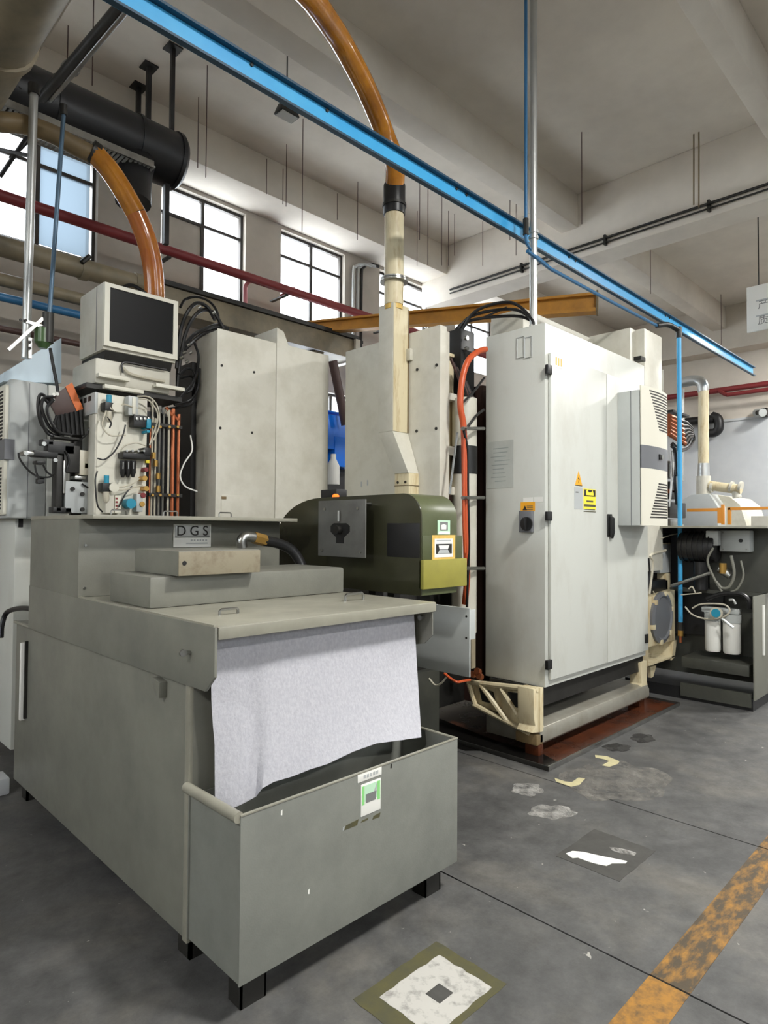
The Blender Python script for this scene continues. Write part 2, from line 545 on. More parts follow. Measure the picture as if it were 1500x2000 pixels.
for k, (a, b) in enumerate(sorted(WIN)):
    mid = (a+b)/2
    g = ((1, 0), (1, 1), (1, 2)) if abs(a-1.28) < .01 else ()
    bd = ((0, 0), (0, 1)) if abs(a-2.9) < .01 else ()
    window(a, b, ZS, ZH, [mid], [4.3, 4.68], bd, g)
window(LOWWIN[0], LOWWIN[1], LOWWIN[2], LOWWIN[3], [5.2], [2.4])

# far wall: beige plaster above, bluish white boards below
wr = structure(S().box(XMAX, XMAX+.25, YMIN, YWALL+.3, 0, ZSLAB).obj('wall_right', 'wall'))
for k in range(8):
    ya = YMIN + k*1.75
    S().box(XMAX-.03, XMAX, ya+.004, min(ya+1.746, YWALL), 0, 3.42).obj('wall_panel', 'wallwhite', wr, .004)
S().box(XMAX-.05, XMAX, YMIN, YWALL, 3.42, 3.46).obj('capping', 'wallwhite', wr)
S().box(XMAX-.02, XMAX, YMIN, YWALL, 3.46, 4.63).obj('upper_plaster', 'plaster', wr)
wl_ = S().box(XMIN-.25, XMIN, YMIN, YWALL+.3, 0, LWZ0).box(XMIN-.25, XMIN, YMIN, YWALL+.3, LWZ1, ZSLAB)
ys_ = [YMIN] + [e for w in LEFT_FILL for e in w] + [YWALL+.3]
for i in range(0, len(ys_), 2):
    wl_.box(XMIN-.25, XMIN, ys_[i], ys_[i+1], LWZ0, LWZ1)
structure(wl_.obj('wall_left', 'wall'))
for a, b in LEFT_FILL:
    wi += 1
    w = structure(bpy.data.objects.new('window_%d' % wi, None))  # added opening that lets fill light in from the left
    w.location = (XMIN-.15, (a+b)/2, LWZ0)
    col.objects.link(w)
    xa, xb = XMIN-.2, XMIN-.15
    S().box(xa, xb, a, a+.04, LWZ0, LWZ1).box(xa, xb, b-.04, b, LWZ0, LWZ1).box(xa, xb, a+.04, b-.04, LWZ0, LWZ0+.04).box(xa, xb, a+.04, b-.04, LWZ1-.04, LWZ1).obj('window_frame', 'frame', w)
    S().box(xa, xb, (a+b)/2-.02, (a+b)/2+.02, LWZ0+.04, LWZ1-.04).obj('mullion', 'frame', w)
    for ya, yb in ((a+.04, (a+b)/2-.02), ((a+b)/2+.02, b-.04)):
        S().box(xa+.02, xa+.026, ya, yb, LWZ0+.04, LWZ1-.04).obj('pane', 'pane', w)
wf = S().box(XMIN, XMAX, YMIN-.25, YMIN, 0, FWZ0).box(XMIN, XMAX, YMIN-.25, YMIN, FWZ1, ZSLAB)
xs = [XMIN] + [e for w in FRONT_FILL for e in w] + [XMAX]
for i in range(0, len(xs), 2):
    wf.box(xs[i], xs[i+1], YMIN-.25, YMIN, FWZ0, FWZ1)
structure(wf.obj('wall_front', 'wallwhite'))
for a, b in FRONT_FILL:
    wi += 1
    w = structure(bpy.data.objects.new('window_%d' % wi, None))  # added opening that lets fill light in from behind the camera
    w.location = ((a+b)/2, YMIN-.15, FWZ0)
    col.objects.link(w)
    S().box(a, a+.04, YMIN-.2, YMIN-.15, FWZ0, FWZ1).box(b-.04, b, YMIN-.2, YMIN-.15, FWZ0, FWZ1).box(a+.04, b-.04, YMIN-.2, YMIN-.15, FWZ0, FWZ0+.04).box(a+.04, b-.04, YMIN-.2, YMIN-.15, FWZ1-.04, FWZ1).obj('window_frame', 'frame', w)
    S().box((a+b)/2-.02, (a+b)/2+.02, YMIN-.2, YMIN-.15, FWZ0+.04, FWZ1-.04).obj('mullion', 'frame', w)
    for xa, xb in ((a+.04, (a+b)/2-.02), ((a+b)/2+.02, b-.04)):
        S().box(xa, xb, YMIN-.18, YMIN-.174, FWZ0+.04, FWZ1-.04).obj('pane', 'pane', w)

# ceiling lamps that light the hall; rear and far-wall ones added as fill
for i, (lx, ly, lz, lp) in enumerate(LAMPS):
    names = ['square high-bay lamp above the aisle nearest the filter tank', 'square high-bay lamp above the aisle right of the white cabinet',
             'square high-bay lamp above the aisle at the far left', 'added square fill lamp at the rear of the hall', 'added square fill lamp near the far white wall']
    t = thing('ceiling_lamp', names[i], 'lamp', (lx, ly, lz), 'square high-bay lamps')
    S().box(lx-.29, lx+.29, ly-.29, ly+.29, lz-.04, lz+.06).obj('housing', 'cabside', t, .01)
    S().box(lx-.26, lx+.26, ly-.26, ly+.26, lz-.06, lz-.04).obj('diffuser', 'lamplit', t)
    for s_ in (-.2, .2):
        S().cyl((lx+s_, ly, lz+.06), (lx+s_, ly, ZSLAB), .006, 6).obj('hanger', 'darksteel', t)

# ================================================================== FLOOR MARKS
def flat(name, pts, m, label, cat, z=.0015, group=None, parent=None):
    o = S().prism(pts, 'z', .0002, z).obj(name, m, parent)
    if parent is None:
        tag(o, label, cat, group)
    return o
yl = thing('floor_line', 'worn yellow painted line crossing the floor at the lower right', 'floor marking', (3, .82, 0))
S().box(1.2, 2.121, .76, .885, .0002, .0015).obj('line_segment', 'yellowclean', yl)
S().box(2.129, 3.331, .76, .885, .0002, .0015).obj('line_segment', 'yellowline', yl)
S().box(3.339, 6.99, .76, .885, .0002, .0015).obj('line_segment', 'yellowline', yl)

pt = thing('floor_sticker', 'scuffed white square sheet on an olive backing stuck to the floor', 'floor marking', (1.56, 1.34, 0))
def ragged(x0, x1, y0, y1, n=9, j=.006):
    p = []
    for i in range(n): p.append((x0+(x1-x0)*i/n, y0+random.uniform(-j, j)))
    for i in range(n): p.append((x1+random.uniform(-j, j), y0+(y1-y0)*i/n))
    for i in range(n): p.append((x1-(x1-x0)*i/n, y1+random.uniform(-j, j)))
    for i in range(n): p.append((x0+random.uniform(-j, j), y1-(y1-y0)*i/n))
    return p
S().prism(ragged(1.36, 1.757, 1.19, 1.484, j=.003), 'z', .0002, .0012).obj('backing', 'oliveresidue', pt, smooth=False)
S().prism(ragged(1.424, 1.708, 1.213, 1.432, j=.004), 'z', .0012, .0022).obj('sheet', 'whiteresidue', pt, smooth=False)
S().box(1.537, 1.602, 1.283, 1.341, .0022, .003).obj('dark_square', 'darkpatch', pt)

dp = thing('floor_patch', 'dark square patch with a torn white strip on the floor', 'floor marking', (2.77, 1.35, 0))
S().prism(ragged(2.592, 2.955, 1.202, 1.496, j=.003), 'z', .0002, .0012).obj('dark_square', 'darkpatch', dp, smooth=False)
sp = [PZ(u, v) for u, v in ((1105, 1668), (1118, 1663), (1140, 1665), (1170, 1672), (1225, 1683), (1222, 1687), (1195, 1687), (1185, 1692), (1168, 1689), (1150, 1684), (1128, 1676), (1118, 1677))]
S().prism([(p.x, p.y) for p in sp], 'z', .0012, .003).obj('torn_strip', 'white', dp, smooth=False)
sp = [PZ(u, v) for u, v in ((1190, 1655), (1215, 1658), (1243, 1666), (1240, 1673), (1215, 1668), (1195, 1662))]
S().prism([(p.x, p.y) for p in sp], 'z', .0012, .0022).obj('residue', 'spill', dp, smooth=False)
for lbl, a, b in (('pale yellow corner mark on the floor by the tray, farther from the bin', [(1162, 1475), (1185, 1477), (1210, 1487), (1207, 1492), (1190, 1498), (1176, 1495), (1190, 1487), (1180, 1483), (1163, 1480)], 0),
               ('pale yellow corner mark on the floor by the tray, nearer to the bin', [(1083, 1520), (1105, 1527), (1117, 1528), (1130, 1519), (1143, 1521), (1132, 1533), (1115, 1537), (1086, 1527)], 0)):
    q = [PZ(u, v) for u, v in a]
    flat('corner_mark', [(p.x, p.y) for p in q], 'palemark', lbl, 'floor marking', .0018, 'corner marks by the tray')
def blob(u0, v0, u1, v1, n=36, j=.35):
    ph = [random.uniform(0, 6) for _ in range(3)]
    pts = []
    for i in range(n):
        t = 2*math.pi*i/n
        k = 1-j*(.5+.28*math.sin(2*t+ph[0])+.22*math.sin(5*t+ph[1])+.12*math.sin(9*t+ph[2]))
        p = PZ((u0+u1)/2+(u1-u0)/2*math.cos(t)*k, (v0+v1)/2+(v1-v0)/2*math.sin(t)*k)
        pts.append((p.x, p.y))
    return pts
flat('floor_stain', blob(990, 1528, 1070, 1556), 'spill', 'chalky white stain on the floor beside the bin, nearer the drip tray', 'stain', .0008, 'chalky stains')
flat('floor_stain', blob(1028, 1568, 1128, 1604), 'spill', 'chalky white stain on the floor, above the dark square patch', 'stain', .0008, 'chalky stains')
flat('floor_stain', blob(1090, 1478, 1320, 1576, 40, .3), 'chalk', 'faint pale stain spreading over the floor beside the corner marks', 'stain', .0006)
flat('oil_and_shade', blob(850, 1360, 1062, 1480, 30, .2), 'wet', 'black glossy oil puddle with painted shade under the machine beside the bin', 'puddle', .001)  # oil, with the shadow under the machine painted into the same black blot
flat('oil_stain', blob(1225, 1432, 1285, 1452), 'oilspot', 'dark oil spot on the floor in front of the drip tray, farther right', 'stain', .0009, 'oil spots by the tray')
flat('oil_stain', blob(1175, 1450, 1235, 1470), 'oilspot', 'dark oil spot on the floor in front of the drip tray, nearer the corner marks', 'stain', .0009, 'oil spots by the tray')

# ================================================================== COOLANT FILTER UNIT
X0, X1 = 1.05, 2.08
ft = thing('coolant_filter', 'large grey steel coolant filter tank with lid, hood and side panel', 'filter tank', (1.56, 2.9, 0))
tb = S()
tb.box(X0+.012, X1, 1.955, 3.885, .09, .94).obj('tank_body', 'tank', ft, .006)
S().box(X0+.004, X0+.02, 1.955, 1.985, .09, .935).obj('corner_strip', 'lid', ft, .003)
S().box(X0-.004, X0+.014, 1.955, 3.885, .93, .942).obj('rim', 'lid', ft, .003)
S().prism([(1.785, 1.14), (1.785, .985), (1.84, .932), (3.62, .932), (3.62, 1.15), (2.95, 1.14)], 'x', X0-.006, X0+.004).obj('side_panel', 'tank', ft, .002)
S().prism([(1.785, 1.135), (1.785, 1.0), (1.83, .96), (1.97, .93), (2.0, 1.0), (2.0, 1.135)], 'x', X1, X1+.006).obj('side_bracket', 'tank', ft, .002)
S().cyl((X1-.02, 1.84, 1.07), (X1+.0, 1.84, 1.07), .012, 8).obj('bolt', 'steel', ft)
lid = S().box(X0+.006, X1+.02, 1.785, 2.95, 1.128, 1.14).box(X0+.006, X1+.02, 1.78, 1.79, 1.10, 1.138).obj('lid', 'lid', ft, .003)
S().box(X0-.002, X0+.012, 1.8, 2.95, 1.136, 1.146).obj('lid_edge', 'lid', ft, .002)
p = PZ(447, 1200, 1.14); handle(lid, p, (1, 0, 0), .075, .02)
p = PZ(692, 1173, 1.14); handle(lid, p, (1, 0, 0), .105, .03, .006)
# hood
S().box(X0-.004, 2.125, 2.95, 3.62, 1.14, 1.487).obj('hood', 'tank', ft, .005)
hp = S().box(X0, 2.135, 2.80, 3.64, 1.487, 1.505).obj('hood_plate', 'lid', ft, .003)
for u in (232, 333, 440):
    p = PY(u, 1006, 3.1); p.z = 1.505
    handle(hp, p, (1, 0, 0), .075, .03, .004)
S().box(1.3, 1.9, 2.945, 2.95, 1.16, 1.2).obj('hood_flange', 'tank', ft, .001)
for z_ in (1.37, 1.18):
    S().cyl((1.075, 2.95, z_), (1.075, 2.944, z_), .006, 8).obj('rivet', 'steel', ft)
# nameplate
np_ = S().box(PY(338, 1030, 2.95).x, PY(411, 1030, 2.95).x, 2.944, 2.95, PY(375, 1068, 2.95).z, PY(375, 1024, 2.95).z).obj('nameplate', 'white', ft)
a = PY(342, 1026, 2.944); b = PY(409, 1048, 2.944)
S().box(a.x, b.x, 2.942, 2.944, b.z, a.z).obj('plate_field', 'steel', np_)
S().box(a.x, b.x, 2.941, 2.944, b.z-.004, b.z).obj('plate_rule', 'ink', np_)
for k, ch in enumerate('DGS'):
    text(ch, .07, (a.x+.006+k*.071, 2.9415, b.z+.006), (1, 0, 0), (0, 0, 1), 'ink', 'letter', np_)
for k in range(6):
    S().box(a.x+.085+k*.016, a.x+.094+k*.016, 2.943, 2.944, b.z-.022, b.z-.014).obj('plate_mark', 'greylabel', np_)
S().box(a.x+.06, b.x-.01, 2.943, 2.944, b.z-.036, b.z-.03).obj('plate_line', 'greylabel', np_)
# distributor boxes on the lid
S().box(1.098, 2.081, 2.354, 2.735, 1.14, 1.262).obj('distributor_box', 'tank', ft, .012)
hb = S().box(1.184, 1.554, 2.30, 2.69, 1.264, 1.36).obj('header_box', 'tank', ft, .003)
S().box(1.184, 1.554, 2.296, 2.30, 1.265, 1.358).obj('header_front', 'tanbox', hb, .001)
pp = PY(360, 1100, 2.296)
S().cyl((pp.x, 2.297, pp.z), (pp.x, 2.294, pp.z), .009, 14).obj('hole', 'black', hb)
# level gauge, catches
g0, g1 = PX(47, 1255, X0), PX(47, 1408, X0)
lg = S().box(X0-.016, X0+.014, g0.y-.014, g0.y+.014, g1.z, g0.z).obj('level_gauge', 'white', ft, .004)
S().box(X0-.002, X0+.014, g0.y-.03, g0.y-.016, g1.z+.01, g0.z+.01).obj('gauge_back', 'darksteel', ft)
p = PX(372, 1275, X0-.006); S().cyl(p, p+Vector((-.028, .0, .004)), .007, 8).cyl(p+Vector((-.028, 0, .004)), p+Vector((-.03, -.012, .004)), .012, 8).obj('catch', 'steel', ft)
p = PX(322, 1335, X0+.012); S().prism([(p.y-.02, p.z+.012), (p.y+.04, p.z+.02), (p.y+.02, p.z-.03), (p.y-.015, p.z-.045)], 'x', p.x-.03, p.x).obj('hook_bracket', 'tank', ft, .004)
for y_ in (2.0, 3.75):
    for x_ in (X0+.04, X1-.12):
        S().box(x_, x_+.08, y_, y_+.012, 0, .09).box(x_, x_+.012, y_, y_+.08, 0, .09).obj('leg', 'darksteel', ft)
# inlet elbow and black hose behind the header box
e = [PY(473, 1070, 2.75), PY(472, 1055, 2.75), PY(482, 1048, 2.75), PY(496, 1050, 2.75)]
el = S().tube(spline(e, 5), .026, 12).obj('elbow', 'steel', ft)
a = PY(496, 1050, 2.75); b = PY(518, 1056, 2.75)
S().cyl(a, b, .03, 6).obj('hex_nut', 'brass', el)
S().tube(spline([PY(515, 1056, 2.75), PY(545, 1062, 2.75), PY(570, 1075, 2.74), PY(587, 1100, 2.72), PY(592, 1125, 2.70)], 8), .027, 12).obj('inlet_hose', 'rubber', ft)

# ------------------------------------------------------------------ paper bin in front of the tank
bn = thing('paper_bin', 'open grey sheet-steel bin with a green label catching the white paper', 'bin', (1.56, 1.79, 0))
bx0, bx1, by0, by1, bz0, bz1 = X0, 2.066, 1.636, 1.948, .112, .605
S().box(bx0, bx1, by0, by0+.006, bz0, bz1).obj('front_panel', 'bin', bn, .002)
S().box(bx0, bx1, by1-.006, by1, bz0, bz1-.03).obj('rear_panel', 'bin', bn)
S().box(bx0+.006, bx0+.012, by0+.006, by1-.006, bz0, bz1).obj('side_panel', 'bin', bn)
S().box(bx1-.006, bx1, by0+.006, by1-.006, bz0, bz1).obj('side_panel', 'bin', bn)
S().box(bx0+.012, bx1-.006, by0+.006, by1-.006, bz0, bz0+.006).obj('bottom', 'bin', bn)
S().tube([(bx0-.004, by0+.004, bz1-.004), (bx0-.004, by1+.006, bz1-.004)], .017, 10).obj('rolled_rim', 'lid', bn)
S().tube([(bx1-.002, by0+.004, bz1-.002), (bx1-.002, by1, bz1-.002)], .006, 8).obj('rolled_rim', 'lid', bn)
S().box(bx0, bx1, by0-.002, by0+.008, bz1-.002, bz1+.003).obj('front_rim', 'lid', bn, .001)
for x_ in (1.09, 1.93):
    S().box(x_, x_+.09, by0+.05, by0+.056, 0, bz0).box(x_, x_+.006, by0+.05, by0+.12, 0, bz0).box(x_+.084, x_+.09, by0+.05, by0+.12, 0, bz0).obj('foot', 'darksteel', bn)
def plate_y(name, m, parent, u0, v0, u1, v1, y, t, uv=None):
    a, b = PY(u0, v0, y), PY(u1, v1, y)
    return S().box(a.x, b.x, y-t, y, b.z, a.z).obj(name, m, parent)
fy = by0
c = PY(722, 1513, fy)
wl = S().box(c.x-.058, c.x+.058, fy-.0015, fy, c.z-.014, c.z+.014).obj('name_strip', 'white', bn, .0006)
for k in range(5):
    S().box(c.x-.03+k*.015, c.x-.02+k*.015, fy-.002, fy-.0015, c.z-.006, c.z+.006).obj('printed_mark', 'greylabel', wl)
c = PY(724, 1555, fy)
gs = S().box(c.x-.048, c.x+.048, fy-.002, fy, c.z-.058, c.z+.052).obj('picture_label', 'white', bn, .001)
S().box(c.x-.044, c.x-.032, fy-.0026, fy-.002, c.z-.02, c.z+.045).obj('green_stripe', 'green', gs)
S().box(c.x+.03, c.x+.044, fy-.0026, fy-.002, c.z-.02, c.z+.045).obj('green_stripe', 'green', gs)
S().box(c.x-.03, c.x+.028, fy-.0026, fy-.002, c.z-.01, c.z+.045).obj('picture', 'palegreen', gs)
S().prism([(c.x-.026, c.z-.016), (c.x+.022, c.z-.016), (c.x+.026, c.z+.014), (c.x-.026, c.z+.014)], 'y', fy-.003, fy-.0026).obj('picture_bin', 'inkgrey', gs)
S().prism([(c.x+.012, c.z+.014), (c.x+.026, c.z+.014), (c.x+.028, c.z+.044), (c.x+.022, c.z+.03)], 'y', fy-.003, fy-.0026).obj('picture_shade', 'greylabel', gs)
for (u, v, w_, h_, m_) in ((686, 1611, .034, .010, 'oliveresidue'), (735, 1594, .02, .008, 'oliveresidue'), (712, 1602, .018, .004, 'oliveresidue'), (550, 1587, .003, .009, 'white'), (603, 1741, .003, .009, 'white'), (764, 1496, .004, .009, 'darksteel'), (671, 1618, .004, .007, 'greylabel')):
    c = PY(u, v, fy)
    S().prism([(c.x-w_, c.z-h_*.8), (c.x+w_*.8, c.z-h_), (c.x+w_, c.z+h_*.9), (c.x-w_*.7, c.z+h_*.6)], 'y', fy-.0006, fy).obj('tape_remnant' if m_ == 'oliveresidue' else 'speck', m_, bn)

# ------------------------------------------------------------------ hanging filter paper
def lerp_poly(poly, t):
    n = len(poly)-1
    k = min(int(t*n), n-1); f = t*n-k
    return (poly[k][0]*(1-f)+poly[k+1][0]*f, poly[k][1]*(1-f)+poly[k+1][1]*f)
topl = [(418, 1240), (808, 1192)]
botl = [(420, 1580), (446, 1583), (478, 1568), (500, 1556), (512, 1540), (535, 1527), (570, 1517), (605, 1503), (640, 1492), (690, 1468), (735, 1452), (780, 1446), (823, 1440)]
NX, NZ = 48, 30
gv, gf = [], []
for side in (0, 1):
    for j in range(NZ+1):
        t = j/NZ
        for i in range(NX+1):
            s_ = i/NX
            a = lerp_poly(topl, s_); b = lerp_poly(botl, s_)
            u = a[0]*(1-t)+b[0]*t - 6*(1-s_)*math.sin(math.pi*min(1, t*1.6))*(1 if t < .62 else .6)
            v = a[1]*(1-t)+b[1]*t
            y = 1.865 - .085*s_*t*t + .006*math.sin(9*s_+1.5*t)*t + .012*math.exp(-((s_-.19-.05*t)/.05)**2)*(.35+.65*t) + .004*math.sin(23*s_+2)*t*t
            q = PY(u, v, y)
            gv.append(q + Vector((0, .0008*side, 0)))
n1 = (NX+1)*(NZ+1)
for j in range(NZ):
    for i in range(NX):
        k = j*(NX+1)+i
        gf.append((k, k+1, k+NX+2, k+NX+1))
        gf.append((n1+k, n1+k+NX+1, n1+k+NX+2, n1+k+1))
rim = [i for i in range(NX+1)] + [j*(NX+1)+NX for j in range(1, NZ+1)] + [NZ*(NX+1)+i for i in range(NX-1, -1, -1)] + [j*(NX+1) for j in range(NZ-1, 0, -1)]
for k in range(len(rim)):
    a, b = rim[k], rim[(k+1) % len(rim)]
    gf.append((a, n1+a, n1+b, b))
tag(S().add(gv, gf).obj('filter_paper', 'paper'), 'white filter paper sheet hanging from the lid down into the bin', 'filter paper')

# ================================================================== ELECTRICAL CABINET
CX0, CX1, CY, CYB, CZ0, CZ1 = 3.68, 5.235, 2.2, 2.672, .432, 2.812
ec = thing('electrical_cabinet', 'tall light grey electrical cabinet with two doors and warning labels', 'cabinet', (4.45, 2.43, CZ0))
S().box(CX0, CX1, CY, CYB, CZ0, CZ1).obj('body', 'cabinet', ec, .006)
sx = PY(1180, 1000, CY).x
d1 = S().box(PY(1070, 1000, CY).x, sx-.004, CY-.024, CY-.002, .478, 2.617).obj('door', 'cabinet', ec, .008)
d2 = S().box(sx+.004, CX1-.004, CY-.024, CY-.002, .478, 2.617).obj('door', 'cabinet', ec, .008)
YD = CY-.024
for v in (722, 1008, 1298):
    p = PY(1072, v, YD)
    S().box(p.x-.03, p.x+.026, YD-.012, YD+.01, p.z-.03, p.z+.03).obj('hinge', 'black', d1, .004)
p = PY(1262, 1247, YD)
S().box(p.x-.03, p.x+.02, YD-.012, YD+.01, p.z-.035, p.z+.035).obj('hinge', 'black', d2, .004)
a, b = PY(1186, 1004, YD), PY(1194, 1048, YD)
S().box(a.x, b.x, YD-.008, YD, b.z, a.z).obj('handle_plate', 'black', d2, .003)
S().prism([(YD-.008, a.z-.01), (YD-.034, a.z-.03), (YD-.034, b.z+.03), (YD-.022, b.z-.015), (YD-.008, b.z+.01)], 'x', a.x+.015, b.x-.01).obj('handle', 'black', d2, .003)
# labels on the left door
p = PY(1091, 707, YD)
k_ = S().box(p.x-.055, p.x+.065, YD-.0012, YD, p.z-.04, p.z+.04).obj('logo_label', 'white', d1)
for i, dx in enumerate((-.035, -.005, .03)):
    S().box(p.x+dx-.006, p.x+dx+.012, YD-.002, YD-.0012, p.z-.026, p.z+.026).obj('logo_stroke', 'sandlabel', k_)
p = PY(1130, 935, YD)
tri = S().prism([(p.x-.05, p.z-.045), (p.x+.05, p.z-.045), (p.x, p.z+.055)], 'y', YD-.0012, YD).obj('warning_triangle', 'orangelabel', d1)
S().prism([(p.x+.008, p.z+.025), (p.x-.014, p.z-.004), (p.x+.0, p.z-.004), (p.x-.008, p.z-.032), (p.x+.014, p.z+.002), (p.x+.0, p.z+.002)], 'y', YD-.002, YD-.0012).obj('lightning_mark', 'ink', tri)
S().prism([(p.x-.05, p.z-.05), (p.x+.05, p.z-.05), (p.x+.05, p.z-.045), (p.x-.05, p.z-.045)], 'y', YD-.0012, YD).obj('triangle_base', 'ink', tri)
a, b = PY(1121.5, 951, YD), PY(1137.5, 995, YD)
gl = S().box(a.x, b.x, YD-.0012, YD, b.z, a.z).obj('text_label', 'greylabel', d1)
S().box(a.x+.018, a.x+.055, YD-.002, YD-.0012, a.z-.04, a.z-.03).obj('text_line', 'inkgrey', gl)
a, b = PY(1139.5, 954, YD), PY(1163.5, 996, YD)
ys = S().box(a.x, b.x, YD-.0012, YD, b.z, a.z).obj('danger_sign', 'yellowlabel', d1)
zt = a.z-(a.z-b.z)*.36
bt = S().box(a.x+.008, b.x-.008, YD-.002, YD-.0012, zt, a.z-.006).obj('black_field', 'ink', ys)
mx = (a.x+b.x)/2
S().prism([(mx-.055, zt+.008), (mx+.055, zt+.008), (mx+.055, zt+.02), (mx+.04, zt+.045), (mx+.02, zt+.03), (mx-.02, zt+.028), (mx-.032, zt+.048), (mx-.055, zt+.04)], 'y', YD-.003, YD-.002).obj('pictogram', 'yellowlabel', ys)
for i, (w_, dz, h_) in enumerate(((.05, .035, .012), (.085, .065, .016), (.075, .093, .005), (.09, .108, .005))):
    S().box(mx-w_, mx+w_, YD-.002, YD-.0012, zt-dz-h_/2, zt-dz+h_/2).obj('text_line', 'oliveresidue', ys)
# things on the left side wall (faces -x)
XS = CX0
def side_box(name, m, parent, u0, v0, u1, v1, t, bev=0.0, x=XS):
    a, b = PX(u0, v0, x), PX(u1, v1, x)
    return S().box(x-t, x, a.y, b.y, b.z, a.z).obj(name, m, parent, bev)
dpn = side_box('data_plate', 'dataplate', ec, 951.5, 864, 1003, 952, .0015)
random.seed(3)
for i in range(9):
    zz = PX(975, 876+i*8, XS).z
    ya = PX(996-random.random()*12, 900, XS).y; yb = PX(958+random.random()*10, 900, XS).y
    S().box(XS-.002, XS-.0015, ya, yb, zz-.003, zz+.003).obj('text_line', mat('faint_print_%d' % i, (150, 156, 152), .6), dpn)
ol = side_box('orange_label', 'orangelabel', ec, 1017, 981, 1045, 998, .0015)
a = PX(1021, 985, XS); S().prism([(a.y, a.z-.04), (a.y-.035, a.z-.04), (a.y-.018, a.z-.008)], 'x', XS-.0022, XS-.0015).obj('warning_mark', 'ink', ol)
for i in range(3):
    zz = a.z-.012-i*.012
    S().box(XS-.0022, XS-.0015, PX(1029, 990, XS).y, PX(1041, 990, XS).y, zz-.003, zz+.002).obj('text_line', 'brownpipe', ol)
side_box('paper_slip', 'white', ec, 1022, 972, 1041, 980, .001)
side_box('paper_slip', 'white', ec, 1043, 971, 1060, 980, .001)
sw = side_box('main_switch', 'band', ec, 1018, 998, 1043, 1040, .03, .004)
pc = PX(1029, 1023, XS-.03)
S().cyl(pc, pc+Vector((-.012, 0, 0)), .045, 20).obj('switch_dial', 'black', sw)
S().box(pc.x-.04, pc.x-.01, pc.y-.012, pc.y+.012, pc.z-.04, pc.z+.04).obj('switch_knob', 'black', sw, .005)
# scribbled outlines near the top
for uu in (1010, 1025):
    a, b = PX(uu, 660, XS), PX(uu+14, 697, XS)
    S().tube([(XS-.001, a.y, a.z), (XS-.001, b.y, a.z), (XS-.001, b.y, b.z), (XS-.001, a.y, b.z), (XS-.001, a.y, a.z)], .004, 4).obj('marker_outline', 'greylabel', ec)
# cable entries, loops and conduit stubs on the roof
for i, (u0, u1) in enumerate(((940, 1000), (946, 1007), (955, 1012))):
    a = PZ(u1, 640, CZ1); a = Vector((a.x, a.y, CZ1))
    gx, gy = 3.78+i*.055, 2.36+i*.02
    st = Vector((3.62, 2.86+i*.05, 2.86-.02*i))
    S().tube(spline([(gx, gy, CZ1), (gx, gy, CZ1+.08), (gx-.02, gy+.16, CZ1+.23-.03*i), (3.66, 2.74+i*.05, CZ1+.2-.03*i), st], 8), .011, 8).obj('cable_loop', 'rubber', ec)
    S().cyl((gx, gy, CZ1), (gx, gy, CZ1+.04), .018, 8).obj('cable_gland', 'steel', ec)
S().box(3.56, 3.72, 2.80, 2.98, 2.42, 2.88).obj('connector_box', 'black', ec, .01)

# conduits rising from the cabinet roof to the ceiling
for i, (u, w_, m_, lbl) in enumerate(((1042, .026, 'galv', 'shiny galvanised conduit rising from the white cabinet to the ceiling'),
                                      (1027, .011, 'bluedark', 'thin blue conduit beside the galvanised one above the cabinet'))):
    p = PY(u, 632, 2.36)
    pz = CZ1 if i == 0 else 3.55
    t = thing('conduit', lbl, 'conduit', (p.x, 2.36, pz))
    S().cyl((p.x, 2.36, pz), (p.x, 2.36, ZSLAB-.002), w_, 14).obj('pipe', m_, t)
    if i == 0:
        for z_ in (3.45, 3.49):
            S().cyl((p.x, 2.36, z_), (p.x, 2.36, z_+.02), w_+.008, 14).obj('coupling', 'galv', t)
        S().cyl((p.x+.055, 2.40, CZ1), (p.x+.055, 2.40, CZ1+.28), .014, 8).obj('stub', 'brownpipe', t)
    else:
        S().cyl((p.x, 2.36, 3.45), (p.x, 2.36, 3.56), .02, 8).obj('reducer', 'darksteel', t)
        S().tube(spline([(p.x, 2.36, 3.47), (p.x+.01, 2.36, 3.40), (p.x+.12, 2.37, 3.36), (p.x+.3, 2.37, 3.33)], 5), .011, 8).obj('bend', 'bluedark', t)

# ------------------------------------------------------------------ cooling unit on the cabinet door
KX0, KX1, KY0, KY1, KZ0, KZ1 = 4.683, 5.17, 1.975, YD, 1.488, 2.50
cu = thing('cooling_unit', 'grey and ivory louvred cooling unit mounted on the white cabinet door', 'cooling unit', ((KX0+KX1)/2, 2.08, KZ0))
S().box(KX0, KX1, KY0+.02, KY1, KZ0, KZ1).obj('housing', 'cabside', cu, .006)
S().box(KX0-.001, KX1, KY0+.095, KY0+.1, KZ0+.001, KZ1).obj('seam', 'band', cu)
def front_prof(x):
    t = (x-KX0)/(KX1-KX0)
    return .028*math.sin(math.pi*min(1, max(0, t)))**.7 + .004
def bowed(name, m, z0, z1, extra=0.0, zt_curve=0.0):
    n = 12
    pts = [(KX0+(KX1-KX0)*i/n, KY0+.022-front_prof(KX0+(KX1-KX0)*i/n)-extra) for i in range(n+1)]
    pts += [(KX1, KY0+.03), (KX0, KY0+.03)]
    return S().prism(pts, 'z', z0, z1).obj(name, m, cu)
bz_a, bz_b = PY(1258, 913, KY0).z, PY(1258, 868, KY0).z
bowed('front_cover', 'ivory', KZ0, bz_a)
bnd = bowed('band', 'band', bz_a, bz_b, .001)
bowed('front_cover', 'ivory', bz_b, KZ1+.03)
p = PY(1293, 893, KY0-.02)
S().cyl((p.x, KY0-.008, p.z), (p.x, KY0-.026, p.z), .02, 12).obj('lock', 'steel', bnd)
S().box(p.x-.04, p.x-.02, KY0-.02, KY0-.006, p.z-.02, p.z+.02).obj('indicator', 'black', bnd)
